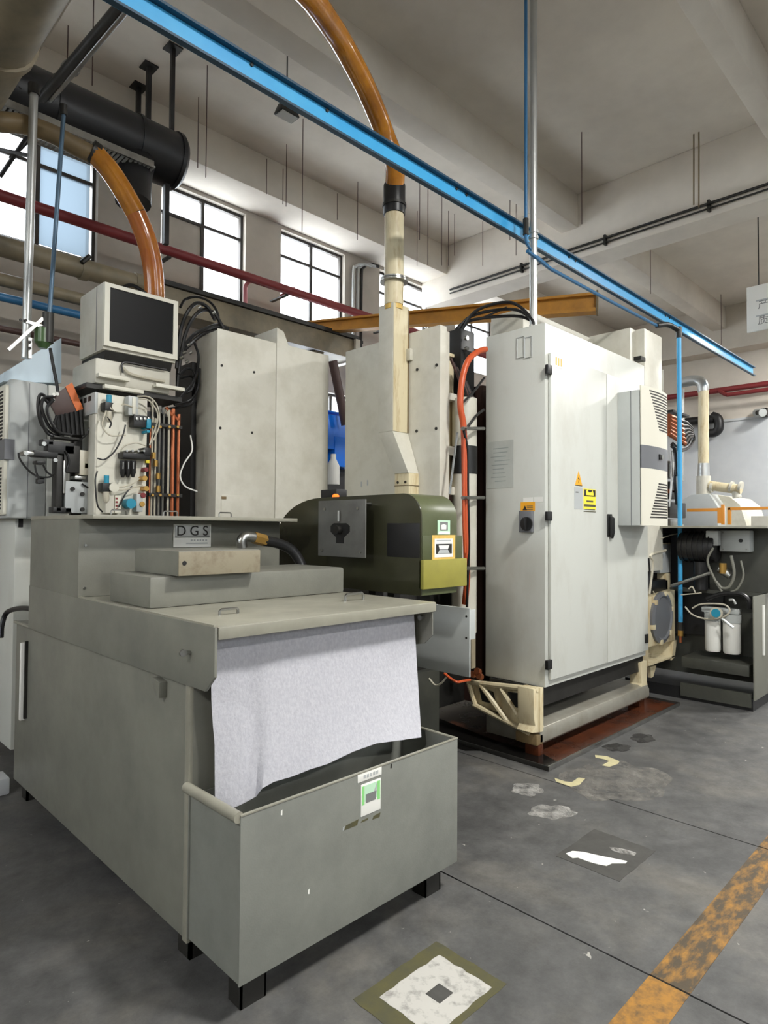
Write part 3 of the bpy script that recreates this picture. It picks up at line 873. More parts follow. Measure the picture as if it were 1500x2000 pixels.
def slot(x0, x1, z, h):
    n = 6
    xs_ = [x0+(x1-x0)*i/n for i in range(n+1)]
    f = [(x, KY0+.0205-front_prof(x)) for x in xs_]
    pts = f + [(x, y+.012) for x, y in reversed(f)]
    return S().prism(pts, 'z', z-h/2, z+h/2).obj('louvre_slot', 'ink', cu, smooth=False)
for i in range(14):
    z = PY(1290, 771+i*5.4, KY0).z
    xa = KX0+.10+.012*i
    slot(xa, min(KX1-.02, KX0+.46), z, .010)
for i in range(13):
    z = PY(1290, 946+i*5.4, KY0).z
    xa = KX0+.24-.0115*i
    slot(xa, min(KX1-.02, KX0+.45), z, .011)

# ================================================================== GRINDING MACHINE
gm = thing('grinding_machine', 'large cream grinding machine standing behind the white cabinet', 'machine', (4.3, 2.9, 0))
# base castings under the cabinet
S().box(3.66, 5.27, 2.24, 2.62, .30, .43).obj('cabinet_support', 'darksteel', gm)
cast = []
def cy(u, v, x=3.58):
    p = PX(u, v, x); return (p.y, p.z)
outer = [cy(912, 1330), cy(1052, 1345), cy(1052, 1432), cy(1035, 1434), cy(990, 1410), cy(985, 1400), cy(925, 1376)]
S().prism(outer, 'x', 3.60, 3.64).obj('casting_web', 'creamold', gm, .006)
h1 = [cy(934, 1344), cy(960, 1352), cy(966, 1376), cy(940, 1370)]
h2 = [cy(990, 1352), cy(1022, 1356), cy(1024, 1372), cy(1012, 1384), cy(996, 1376)]
for h in (h1, h2):
    S().prism(h, 'x', 3.588, 3.602).obj('casting_opening', 'black', gm)
for a, b in (((915, 1332), (928, 1376)), ((938, 1336), (990, 1408)), ((978, 1345), (1010, 1396)), ((1040, 1350), (1012, 1400)), ((925, 1376), (1035, 1432)), ((915, 1332), (1050, 1347))):
    pa, pb = PX(*a, 3.585), PX(*b, 3.585)
    S().tube([pa, pb], .018, 8).obj('casting_rib', 'creamold', gm)
def ypoly(pts, y):
    return [(PY(u, v, y).x, PY(u, v, y).z) for u, v in pts]
S().prism(ypoly([(1042, 1346), (1060, 1343), (1059, 1410), (1063, 1418), (1060, 1430), (1040, 1432), (1046, 1418), (1043, 1405)], 2.2), 'y', 2.2, 2.32).obj('casting_leg', 'creamold', gm, .006)
S().prism(ypoly([(1251, 1295), (1264, 1290), (1264, 1330), (1266, 1344), (1250, 1350), (1254, 1336)], 2.22), 'y', 2.22, 2.32).obj('casting_leg', 'creamold', gm, .006)
S().prism([(2.2, .09), (2.2, .15), (2.215, .178), (2.25, .19), (2.62, .19), (2.62, .07), (2.22, .07)], 'x', 3.62, 5.3).obj('base_beam', 'beamgrey', gm, .004)
S().box(3.58, 3.66, 2.2, 2.36, .08, .15).obj('levelling_block', 'brownpipe', gm, .01)
S().box(3.6, 3.66, 2.2, 2.30, 0.012, .08).obj('levelling_foot', 'rust', gm, .006)
S().box(5.2, 5.3, 2.24, 2.34, 0.012, .075).obj('levelling_foot', 'rust', gm, .006)
# core of the machine, dark inside
S().box(3.75, 5.3, 2.75, 3.7, .2, 2.5).obj('machine_core', 'maroon', gm, .02)
S().box(3.33, 3.75, 3.05, 3.6, .9, 2.7).obj('inner_guard', 'maroon', gm, .01)
S().box(2.9, 3.75, 2.9, 3.6, .2, 1.05).obj('machine_bed', 'darksteel', gm, .02)
# mid panel
MX = 3.2
yA, yB = PX(860, 635, MX).y, PX(675, 683, MX).y
mp_ = S().box(MX, MX+.07, yA, yB, 1.05, 2.795).obj('side_panel', 'cream', gm, .006)
S().box(MX+.07, MX+.11, yA+.01, yB-.02, 1.08, 2.77).obj('panel_return', 'cream', gm, .004)
for (u, v) in ((815, 722), (853, 713), (814, 842), (852, 837)):
    p = PX(u, v, MX); S().cyl(p, p+Vector((-.004, 0, 0)), .011, 8).obj('screw', 'ink', mp_)
for (u, v) in ((706, 946), (718, 943)):
    p = PX(u, v, MX); S().box(MX-.002, MX, p.y-.006, p.y+.006, p.z-.02, p.z+.02).obj('scuff', 'greylabel', mp_)
# pillar and frames between the panel and the cabinet
px_ = PY(930, 1000, 2.80)
pil = S()
S().cyl((3.5, 2.72, .75), (3.5, 2.72, 2.35), .085, 18).obj('round_pillar', 'cream', gm)
S().cyl((3.5, 2.72, 1.83), (3.5, 2.72, 2.02), .088, 18).obj('pillar_band', 'black', gm)
S().lathe((3.5, 2.72, .55), (0, 0, 1), [(0, .05), (.1, .05), (.2, .085)], 18).obj('pillar_foot', 'darksteel', gm)
for u0, v0, u1, v1 in ((872, 870, 897, 885), (872, 950, 900, 962), (872, 765, 893, 778), (880, 1010, 905, 1022)):
    a, b = PY(u0, v0, 2.74), PY(u1, v1, 2.74)
    S().box(a.x, b.x, 2.74, 2.80, b.z-.02, a.z).obj('frame_rail', 'cream', gm, .004)
a, b = PY(872, 700, 2.78), PY(890, 960, 2.78)
S().box(a.x, b.x, 2.80, 2.86, b.z, a.z).obj('frame_post', 'creamold', gm, .004)
a, b = PY(877, 683, 2.86), PY(912, 698, 2.86)
S().box(a.x, b.x, 2.86, 2.95, b.z-.03, a.z-.02).obj('timber_block', 'creamold', gm, .004)
for (u, v) in ((909, 661), (909, 682)):
    p = PY(u, v, 2.78); S().cyl(p, p+Vector((0, -.02, 0)), .016, 10).obj('steel_cap', 'steel', gm)
S().tube([PY(893, 845, 2.6), PY(878, 965, 2.6)], .008, 6).obj('stay_rod', 'steel', gm)
for i in range(6):
    a = PY(880+i*6, 700+i*9, 2.74); b = PY(905+i*5, 770+i*6, 2.70)
    S().tube(spline([a, (a+b)/2+Vector((0, -.03, -.05)), b], 5), .01, 6).obj('inner_cable', 'rubber' if i % 2 else 'maroon', gm)
S().tube(spline([PY(945, 800, 2.62), PY(930, 812, 2.6), PY(912, 835, 2.6), PY(902, 845, 2.6)], 6), .009, 6).obj('black_cable', 'rubber', gm)
S().tube(spline([PY(946, 738, 2.62), PY(925, 765, 2.6), PY(900, 790, 2.6)], 6), .008, 6).obj('black_cable', 'rubber', gm)
# orange hose with clamps
oh = S().tube(spline([PY(948, 682, 2.6), PY(932, 688, 2.59), PY(914, 705, 2.58), (PY(903, 740, 2.58)), PY(899, 790, 2.58), PY(905, 830, 2.58), PY(907, 880, 2.58), PY(908, 950, 2.58), PY(909, 1020, 2.58), PY(911, 1080, 2.58), PY(912, 1130, 2.6), PY(908, 1180, 2.62)], 8), .021, 10)
oho = tag(oh.obj('orange_hose', 'orangehose'), 'thick orange hose running down between the cream panel and the cabinet', 'hose')
S().tube(spline([PY(905, 838, 2.56), PY(913, 880, 2.56), PY(914, 960, 2.56), PY(916, 1060, 2.56), PY(913, 1150, 2.57), PY(912, 1185, 2.6)], 6), .009, 6).obj('black_line', 'rubber', oho)
S().tube(spline([PY(908, 850, 2.565), PY(906, 900, 2.56), PY(906, 1000, 2.56), PY(908, 1080, 2.56)], 6), .008, 6).obj('red_line', 'orangehose', oho)
for v in (837, 972, 1110):
    a, b = PY(903, v, 2.55), PY(945, v, 2.62)
    S().cyl(a, b, .012, 8).obj('hose_clamp', 'steel', oho)
    S().cyl(PY(904, v, 2.54), PY(904, v, 2.52), .012, 8).obj('clamp_bolt', 'steel', oho)
    S().cyl(PY(915, v, 2.54), PY(915, v, 2.52), .012, 8).obj('clamp_bolt', 'steel', oho)
# grey trough cover under the separator
GX = 2.75
y0, y1 = PX(917, 1190, GX).y, PX(815, 1305, GX).y
tc_ = S().box(GX, GX+.012, y0, y1+.4, .662, 1.03).obj('trough_cover', 'cabside', gm, .004)
a = PY(930, 1190, y0)
S().box(GX+.002, GX+.06, y0+.004, y0+.012, .86, 1.02).obj('cover_flange', 'cabside', gm, .004)
for z_ in (.985, .87):
    S().cyl((GX, y0+.02, z_), (GX-.004, y0+.02, z_), .006, 8).obj('cover_screw', 'ink', tc_)
S().box(2.86, 2.9, 2.17, 2.22, .68, .95).obj('support_post', 'bigpipe', gm, .004)  # shade on the post is put into its darker colour
S().tube(spline([PX(868, 1315, 3.1), PX(880, 1325, 3.1), PX(893, 1332, 3.1), PX(905, 1330, 3.2), PX(918, 1328, 3.3)], 6), .008, 6).obj('orange_wire', 'orangehose', gm)
S().tube(spline([PX(838, 1325, 3.1), PX(850, 1338, 3.1), PX(862, 1334, 3.1), PX(872, 1322, 3.1)], 6), .006, 6).obj('pale_wire', 'clear', gm)
for u_, v_ in ((926, 1318), (936, 1312), (940, 1322)):
    p = PX(u_, v_, 3.55); S().cyl(p, p+Vector((-.03, 0, .01)), .022, 10).obj('copper_fitting', 'copper', gm)
S().box(2.85, 3.4, 2.85, 3.4, .0, .5).obj('sump', 'tank2', gm, .01)
# right-hand end of the machine
S().box(5.33, 5.47, 2.36, 2.75, 2.2, 3.19).obj('rear_housing', 'cream', gm, .006)
S().box(4.2, 5.33, 2.70, 3.0, 2.5, 3.16).obj('rear_housing', 'cream', gm, .006)
S().box(5.43, 5.80, 2.28, 2.6, 1.1, 3.19).obj('end_housing', 'cream', gm, .006)
S().box(5.80, 5.86, 2.33, 2.6, 1.1, 3.05).obj('end_edge', 'maroon', gm)
S().cyl((5.9, 2.32, 1.9), (5.9, 2.32, 2.92), .014, 8).obj('guard_tube', 'cream', gm)
p = PY(1253, 703, 2.2); S().box(p.x-.06, p.x+.03, 2.18, 2.24, p.z-.012, p.z+.02).obj('latch', 'darksteel', gm)
OY = 2.25
def oy(u, v, y=OY): q = PY(u, v, y); return (q.x, q.z)
S().prism([oy(1265, 1168), oy(1300, 1158), oy(1318, 1152), oy(1319, 1250), oy(1265, 1265)], 'y', OY, OY+.1).obj('pump_plate', 'creamold', gm, .006)
oc = PY(1290, 1206, OY)
ov = S().lathe((oc.x, OY, oc.z), (0, -1, 0), [(0, .225), (.02, .225), (.03, .19), (.018, .175)], 28).obj('pump_cover', 'band', gm)
for k in range(6):
    t = k*math.pi/3+.3
    S().box(oc.x+.21*math.cos(t)-.02, oc.x+.21*math.cos(t)+.02, OY-.035, OY, oc.z+.21*math.sin(t)-.02, oc.z+.21*math.sin(t)+.02).obj('lug', 'creamold', ov, .004)
S().box(5.40, 5.98, OY, OY+.3, .31, .325).obj('drip_shelf', 'creamold', gm)
S().prism([oy(1316, 1252), oy(1322, 1250), oy(1318, 1283), oy(1312, 1290)], 'y', OY, OY+.3).obj('shelf_end', 'creamold', gm)
S().box(5.39, 5.405, OY, OY+.3, .31, .47).obj('shelf_end', 'creamold', gm)
S().prism(ypoly([(1270, 1303), (1282, 1300), (1276, 1322), (1272, 1324)], 2.3), 'y', 2.3, 2.33).obj('casting_rib', 'creamold', gm)
# clutter at the end: valve blocks, pipes, wires
S().box(5.38, 5.95, 2.42, 2.5, .9, 1.5).obj('valve_backplate', 'black', gm)
for (u0, v0, u1, v1, m_) in ((1262, 1038, 1285, 1052, 'darksteel'), (1285, 1040, 1312, 1062, 'black'), (1290, 1062, 1311, 1118, 'greylabel'), (1262, 1055, 1310, 1064, 'creamold'), (1300, 1120, 1310, 1155, 'creamold'), (1270, 1135, 1305, 1155, 'rubber'), (1308, 900, 1318, 935, 'steel'), (1310, 940, 1322, 975, 'darksteel'), (1308, 980, 1340, 1012, 'black'), (1310, 1014, 1325, 1030, 'steel'), (1308, 955, 1332, 966, 'copper')):
    a, b = PY(u0, v0, 2.32), PY(u1, v1, 2.32)
    S().box(a.x, b.x, 2.32, 2.40, b.z, a.z).obj('valve_block', m_, gm, .01)
for (pts, m_, r_) in (([(1268, 1160), (1275, 1100), (1270, 1085), (1300, 1075)], 'clear', .012), ([(1264, 1150), (1268, 1120), (1266, 1090)], 'rubber', .012), ([(1290, 1052), (1310, 1045), (1328, 1040), (1334, 1025)], 'clear', .006), ([(1316, 870), (1320, 905), (1318, 940), (1322, 985)], 'rubber', .014), ([(1312, 880), (1312, 930), (1308, 990)], 'steel', .01), ([(1265, 1165), (1272, 1180), (1282, 1172), (1276, 1155)], 'clear', .005)):
    S().tube(spline([PY(u, v, 2.28) for u, v in pts], 6), r_, 8).obj('hose_line', m_, gm)

# ------------------------------------------------------------------ drip tray
dt = thing('drip_tray', 'rust brown oily drip tray on the floor under the machine', 'tray', (4.5, 2.7, 0))
S().box(3.455, 5.52, 2.045, 3.4, .001, .012).obj('tray_floor', 'rust', dt)
S().box(3.455, 5.52, 2.04, 2.05, .001, .03).obj('tray_lip', 'steel', dt, .002)
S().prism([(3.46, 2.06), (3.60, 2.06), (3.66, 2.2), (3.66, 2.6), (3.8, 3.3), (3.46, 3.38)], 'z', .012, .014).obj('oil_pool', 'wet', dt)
S().box(3.45, 3.458, 2.04, 3.4, .001, .03).obj('tray_lip', 'darksteel', dt, .002)
S().box(5.517, 5.525, 2.04, 3.4, .001, .03).obj('tray_lip', 'darksteel', dt, .002)

# ================================================================== MAGNETIC SEPARATOR
SX0, SX1 = 2.30, 2.575
ms = thing('magnetic_separator', 'olive green arched separator housing with stickers beside the filter lid', 'separator', (2.45, 2.6, 0))
prof = [(2.047, 1.13), (2.047, 1.50)]
for i in range(1, 8):
    t = math.pi/2*i/8
    prof.append((2.167-.12*math.cos(t), 1.507+.12*math.sin(t)))
prof += [(2.167, 1.627), (2.80, 1.625)]
for i in range(1, 10):
    t = math.pi/2*i/10
    prof.append((2.80+.42*math.sin(t), 1.395+.23*math.cos(t)))
prof += [(3.22, 1.395), (3.22, 1.13)]
S().prism(prof, 'x', SX0+.008, SX1).obj('casing', 'olive', ms, .004)
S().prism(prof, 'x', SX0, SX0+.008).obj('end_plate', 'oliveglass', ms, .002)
S().box(SX0, 2.637, 2.03, 2.06, 1.162, 1.303).obj('lower_box', 'mustard', ms, .004)
S().box(SX0+.004, 2.61, 2.04, 2.10, 1.303, 1.42).obj('front_cover', 'olive', ms, .004)
a, b = PX(757, 1022, SX0), PX(820, 1090, SX0)
S().box(SX0-.004, SX0, a.y, b.y, b.z, a.z).obj('dark_reflection', 'duct', ms, .002)  # dark plate paints a reflection onto the glossy end plate
for x_, y_ in ((2.36, 2.42), (2.5, 2.42), (2.36, 3.1), (2.5, 3.1)):
    S().box(x_, x_+.05, y_, y_+.05, 0, 1.13).obj('leg', 'darksteel', ms)
# stickers on the front
FY = 2.04
a, b = PY(843.5, 1045, FY), PY(888.5, 1092, FY)
s1 = S().box(a.x, b.x, FY-.002, FY, b.z, a.z).obj('machine_sticker', 'sandlabel', ms)
w_, h_ = b.x-a.x, a.z-b.z
S().box(a.x+.1*w_, b.x-.12*w_, FY-.003, FY-.002, b.z+.1*h_, a.z-.14*h_).obj('sticker_field', 'white', s1)
S().box(a.x+.16*w_, b.x-.16*w_, FY-.0036, FY-.003, b.z+.24*h_, b.z+.64*h_).obj('sticker_picture', 'ink', s1)
S().prism([(a.x+.3*w_, b.z+.42*h_), (a.x+.66*w_, b.z+.42*h_), (a.x+.72*w_, b.z+.58*h_), (a.x+.26*w_, b.z+.58*h_)], 'y', FY-.0042, FY-.0036).obj('picture_machine', 'white', s1)
S().prism([(a.x+.22*w_, b.z+.25*h_), (a.x+.74*w_, b.z+.25*h_), (a.x+.66*w_, b.z+.4*h_), (a.x+.3*w_, b.z+.4*h_)], 'y', FY-.0042, FY-.0036).obj('picture_machine', 'greylabel', s1)
S().box(a.x+.18*w_, b.x-.2*w_, FY-.0036, FY-.003, a.z-.24*h_, a.z-.2*h_).obj('sticker_line', 'greylabel', s1)
FY2 = 2.045
a, b = PY(854.5, 1016, FY2), PY(878.5, 1044, FY2)
s2 = S().box(a.x, b.x, FY2-.002, FY2+.002, b.z, a.z).obj('machine_sticker', 'palegreen', ms)
w_, h_ = b.x-a.x, a.z-b.z
S().box(a.x+.18*w_, b.x-.2*w_, FY2-.003, FY2-.002, b.z+.28*h_, a.z-.12*h_).obj('sticker_picture', 'inkgrey', s2)
S().prism([(a.x+.28*w_, b.z+.36*h_), (a.x+.66*w_, b.z+.36*h_), (a.x+.68*w_, b.z+.66*h_), (a.x+.46*w_, b.z+.74*h_), (a.x+.26*w_, b.z+.66*h_)], 'y', FY2-.0036, FY2-.003).obj('picture_machine', 'white', s2)
S().box(a.x+.06*w_, b.x-.04*w_, FY2-.003, FY2-.002, b.z+.03*h_, b.z+.22*h_).obj('sticker_field', 'white', s2)
# drive plate standing off the end plate
DX = 2.2
a, b = PX(622, 975, DX), PX(713, 1090, DX)
dpz0, dpz1 = b.z, a.z-.01
drv = S().box(DX, DX+.008, b.y, a.y, dpz0, dpz1).obj('drive_plate', 'driveplate', ms, .002)
cyy, czz = (a.y+b.y)/2+.005, dpz0+.13
S().prism([(cyy-.075, czz+.03), (cyy-.05, czz+.045), (cyy+.05, czz+.045), (cyy+.075, czz+.03), (cyy+.075, czz), (cyy+.03, czz-.03), (cyy+.03, czz-.06), (cyy-.03, czz-.06), (cyy-.03, czz-.03), (cyy-.075, czz)], 'x', DX-.002, DX+.001).obj('slot', 'black', drv)
S().cyl((DX-.03, cyy, czz+.01), (DX, cyy, czz+.01), .022, 14).obj('shaft_end', 'darksteel', drv)
S().cyl((DX-.012, cyy, czz+.055), (DX-.012, cyy, czz+.11), .006, 8).obj('tension_screw', 'steel', drv)
for dy, dz in ((-.15, .03), (.15, .03), (-.13, .25), (.13, .25)):
    S().cyl((DX-.006, (a.y+b.y)/2+dy, dpz0+dz), (DX, (a.y+b.y)/2+dy, dpz0+dz), .008, 8).obj('bolt', 'steel', drv)
for dy in (-.12, .12):
    S().cyl((DX+.008, (a.y+b.y)/2+dy, dpz1-.02), (SX0, (a.y+b.y)/2+dy, dpz1-.02), .008, 8).obj('spacer', 'steel', ms)
S().box(2.36, 2.44, 2.74, 2.88, 1.62, 1.675).obj('motor_cover', 'duct', ms, .006)
p = PX(648, 960, 2.33); S().lathe((2.36, p.y, 1.626), (0, 0, 1), [(0, .0), (0, .02), (.012, .02), (.02, .01)], 10).obj('beacon', 'beacon', ms)

# ================================================================== EXTRACTION CHUTE, PIPE AND AMBER HOSE
HX = 3.045
hy0, hy1 = PX(768, 600, HX).y, PX(740, 600, HX).y
hx1 = PY(798, 700, hy0).x
zt, zb = 2.975, 2.106
ch = thing('extraction_chute', 'cream sheet-metal extraction chute with round pipe in front of the cream panel', 'chute', (3.15, 3.05, 1.6))
S().box(HX, MX-.002, hy0, hy1, zb, zt).obj('chute_body', 'cream', ch, .004)
S().box(HX+.003, MX-.004, hy0-.004, hy0, zb, zt-.003).obj('chute_face', 'creamold', ch, .001)
zf = PX(770, 925, HX+.04).z
# tapered foot
v0 = [(HX, hy1, zb), (HX, hy0, zb), (MX-.002, hy0, zb), (MX-.002, hy1, zb)]
v1 = [(HX+.05, hy0+.03, zf), (HX+.05, hy0-.10, zf), (MX-.002, hy0-.10, zf), (MX-.002, hy0+.03, zf)]
S().add(v0+v1, [(0, 1, 2, 3), (7, 6, 5, 4), (0, 4, 5, 1), (1, 5, 6, 2), (2, 6, 7, 3), (3, 7, 4, 0)]).obj('chute_taper', 'cream', ch, .003)
S().box(MX-.016, MX-.003, hy0-.006, hy0-.003, zb, zt-.02).obj('chute_stain', 'brownpipe', ch)
lf = S().box(HX+.055, MX-.002, hy0-.10, hy0+.03, 1.55, zf).obj('chute_foot', 'creamold', ch, .003)
for dy in (-.07, .0):
    S().cyl((HX+.055, hy0+dy, zf-.06), (HX+.05, hy0+dy, zf-.06), .009, 8).obj('screw', 'ink', lf)
S().box(HX+.053, MX, hy0-.103, hy0+.033, zf-.085, zf-.08).obj('foot_seam', 'brownpipe', lf)
pc = Vector((HX+.055, (hy0+hy1)/2-.02, zt))
pr_ = .066
def zpix(v):
    return PD(775, v, (pc.x*FWD.x+pc.y*FWD.y)).z
pz1 = zpix(395)
S().cyl(pc, (pc.x, pc.y, pz1), pr_, 20).obj('round_pipe', 'creamold', ch)
zfl = zpix(547)
S().cyl((pc.x, pc.y, zfl), (pc.x, pc.y, zfl+.012), pr_+.03, 20).obj('flange', 'steel', ch)
S().cyl((pc.x, pc.y, zfl+.016), (pc.x, pc.y, zfl+.026), pr_+.026, 20).obj('flange', 'steel', ch)
S().cyl((pc.x, pc.y, zfl-.19), (pc.x, pc.y, zfl), pr_-.004, 20).obj('pipe_sleeve', 'sandlabel', ch)
p = PX(798, 690, MX-.02)
S().box(MX-.03, MX, hy0-.04, hy0-.004, p.z-.05, p.z+.03).obj('bracket', 'cream', ch, .003)
zc0, zc1 = zpix(412), zpix(352)
hs = thing('amber_hose', 'thick amber hose sweeping from the ceiling down to the cream extraction pipe', 'hose', (pc.x, pc.y, zc0))
S().cyl((pc.x, pc.y, zc0), (pc.x, pc.y, zc1), pr_+.009, 20).obj('clamp_cuff', 'rubber', hs, .004)
S().cyl((pc.x, pc.y, zc0+.055), (pc.x, pc.y, zc0+.075), pr_+.016, 20).obj('clamp_band', 'darksteel', hs)
dd = pc.x*FWD.x+pc.y*FWD.y
S().tube(spline([(pc.x, pc.y, zc1-.03), PD(771, 320, dd*.995), PD(752, 265, dd*.98), PD(733, 215, dd*.95), PD(706, 155, dd*.91), PD(668, 85, dd*.86), PD(632, 30, dd*.81), PD(598, -15, dd*.77), PD(540, -70, dd*.73), PD(470, -130, dd*.70)], 8), pr_, 20).obj('hose_body', 'amber', hs)

# second amber hose and its brown pipe behind the monitor
h2 = thing('amber_hose', 'reddish amber hose curving down behind the monitor at the left', 'hose', (1.75, 4.3, 2.8))
pb = [PD(183, 298, 4.05), PD(212, 330, 4.1), PD(240, 372, 4.15), PD(266, 418, 4.2), PD(286, 468, 4.25), PD(298, 520, 4.3), PD(302, 575, 4.33), PD(302, 640, 4.36)]
S().tube(spline(pb[:4], 8), .066, 18).obj('hose_upper', 'amber', h2)
S().tube(spline(pb[3:], 8), .066, 18).obj('hose_lower', 'amberred', h2)
S().tube(spline([PD(-60, 236, 3.7), PD(0, 238, 3.75), PD(50, 244, 3.85), PD(100, 261, 3.92), PD(150, 287, 4.0), PD(186, 305, 4.06)], 6), .056, 18).obj('brown_pipe', 'brownpipe', h2)
p = PD(176, 294, 4.04); q = PD(190, 304, 4.07)
S().cyl(p, q, .072, 18).obj('joint_band', 'darksteel', h2)

# ================================================================== CREAM ENCLOSURE behind the filter
EY = 3.78
ex0, ex1 = PY(425, 640, EY).x, PY(643, 692, EY).x
exm = PY(540, 672, EY).x
en = thing('machine_enclosure', 'cream sheet-metal machine enclosure behind the filter hood', 'enclosure', ((ex0+ex1)/2, 4.0, 0))
S().box(ex0+.004, exm, EY+.006, 4.06, 0, 2.775).obj('enclosure_body', 'cream', en, .006)
S().box(exm, ex1-.02, EY+.006, 4.06, 0, 2.78).obj('enclosure_body', 'cream', en, .012)
f1 = S().box(ex0, exm-.003, EY, EY+.006, .6, 2.782).obj('front_panel', 'cream', en, .002)
S().box(exm+.003, ex1, EY, EY+.03, .6, 2.79).obj('front_panel', 'cream', en, .012)
pts = [PY(u, v, EY+.02) for u, v in ((540, 690), (540, 640), (553, 648), (563, 676), (565, 700))]
S().prism([(p.x, p.z) for p in pts], 'y', EY+.012, EY+.3).obj('top_flange', 'cream', en, .003)
for (u, v) in ((433, 714), (496, 727), (430, 836), (492, 845)):
    p = PY(u, v, EY); S().cyl(p, p+Vector((0, -.004, 0)), .009, 8).obj('screw', 'ink', f1)
a, b = PY(432, 966, EY), PY(491, 1003, EY)
ht = S().box(a.x, b.x, EY-.004, EY, b.z-.1, a.z).obj('hatch', 'cream', en, .001)
S().box(a.x, a.x+.035, EY-.008, EY-.004, a.z-.03, a.z-.012).obj('hatch_label', 'brownpipe', ht)
for (u, v) in ((390, 640), (395, 655)):
    pass
S().box(ex0+.05, ex1-.1, 4.06, 4.5, 0, 2.3).obj('rear_block', 'maroon', en)
S().box(ex0-.03, ex0+.1, 4.06, 4.3, 1.3, 2.6).obj('side_return', 'duct', en)

# ================================================================== MONITOR
QY = 3.8
qx0, qx1 = 1.47, 1.93
mo = thing('crt_monitor', 'old cream box monitor with black screen on the machine frame', 'monitor', (1.7, 4.0, 2.33))
zq0, zq1 = 2.50, 2.895
S().box(qx0, qx1, QY+.02, QY+.40, zq0, zq1+.01).obj('casing', 'cream', mo, .012)
S().box(qx0-.002, qx1, QY+.12, QY+.125, zq0+.01, zq1).obj('casing_seam', 'band', mo)
t = .03
S().box(qx0, qx0+t, QY, QY+.03, zq0+.02, zq1).box(qx1-t, qx1, QY, QY+.03, zq0+.02, zq1).box(qx0+t, qx1-t, QY, QY+.03, zq0+.02, zq0+.02+t).box(qx0+t, qx1-t, QY, QY+.03, zq1-t*.8, zq1).obj('bezel', 'ivory', mo)
S().box(qx0+t, qx1-t, QY+.008, QY+.02, zq0+.02+t, zq1-t*.8).obj('screen', 'screen', mo)
S().prism([(QY+.03, zq0), (QY+.05, zq0-.05), (QY+.42, zq0-.05), (QY+.40, zq0)], 'x', qx0+.02, qx1-.02).obj('neck', 'darksteel', mo)
tr = S().box(qx0-.03, qx1-.02, QY+.05, QY+.43, 2.30, 2.455).obj('base_housing', 'cream', mo, .02)
S().tube(spline([PY(240, 728, 3.83), PY(238, 712, 3.83), PY(250, 708, 3.83), PY(290, 716, 3.83), PY(325, 722, 3.83)], 6), .006, 6).obj('signal_cable', 'rubber', mo)
S().tube(spline([PY(240, 718, 3.83), PY(255, 730, 3.83), PY(285, 738, 3.83), PY(322, 745, 3.83)], 6), .008, 6).obj('signal_cable', 'clear', mo)
S().cyl((1.63, 3.98, zq1+.01), (1.63, 3.98, zq1+.06), .02, 10).obj('eye_bolt', 'darksteel', mo)
S().tube(spline([(1.63, 3.98, zq1+.05), (1.72, 4.0, zq1+.10), (1.82, 4.0, zq1+.06), (1.84, 4.0, zq1+.01)], 6), .012, 8).obj('top_cable', 'rubber', mo)
# frame that carries the monitor
mf = thing('monitor_frame', 'cream slotted steel frame carrying the old monitor and valves', 'frame', (1.7, 4.0, 1.3))
S().box(1.4, 2.0, 3.87, 4.2, 2.27, 2.30).obj('shelf_plate', 'darksteel', mf)
a, b = PY(150, 742, 3.86), PY(255, 735, 3.86)
S().prism([(PY(190, 728, 3.8).x, 0), (PY(253, 735, 3.8).x, 0), (PY(253, 735, 3.8).x, .03), (PY(190, 728, 3.8).x, .03)], 'x', 0, .001) if False else None
for (u0, v0, u1, v1) in ((193, 735, 254, 745), (205, 757, 281, 769), (305, 755, 361, 764)):
    a, b = PY(u0, v0, 3.8), PY(u1, v1, 3.8)
    S().box(a.x, b.x, 3.8, 3.84, b.z, b.z+.022).obj('edge_rail', 'ivory', mf, .002)
# bracket running back at the left, with slots
a = PY(190, 758, 3.84)
sb = S().box(a.x-.012, a.x+.005, 3.84, 4.25, 2.12, 2.245).obj('side_bracket', 'cabside', mf, .003)
for k in range(4):
    S().box(a.x-.014, a.x-.011, 3.9+k*.07, 3.94+k*.07, 2.20, 2.23).obj('slot', 'ink', sb)
S().box(1.42, 1.46, 4.15, 4.2, 0, 2.27).obj('post', 'cream', mf)
S().box(1.94, 1.98, 4.15, 4.2, 0, 2.27).obj('post', 'cream', mf)

# ================================================================== PNEUMATIC PANEL
NY = 3.85
nx0, nx1, nz0, nz1 = 1.458, 1.76, 1.30, 2.245
pn = thing('pneumatic_panel', 'white valve panel with gauges, blue caps and air tubes under the monitor', 'valve panel', (1.6, 3.86, nz0))
S().box(nx0, nx1, NY, NY+.012, nz0, nz1).obj('back_plate', 'ivory', pn, .003)
S().box(nx0-.012, nx0, NY, NY+.10, nz0, nz1).obj('plate_flange', 'cream', pn, .002)
def nb(name, m, u0, v0, u1, v1, t=.05, bev=.004, y=NY):
    a, b = PY(u0, v0, y), PY(u1, v1, y)
    return S().box(a.x, b.x, y-t, y, b.z, a.z).obj(name, m, pn, bev)
def nc(name, m, u, v, r, t, y=NY, n=14):
    p = PY(u, v, y)
    return S().cyl(p, p+Vector((0, -t, 0)), r, n).obj(name, m, pn)
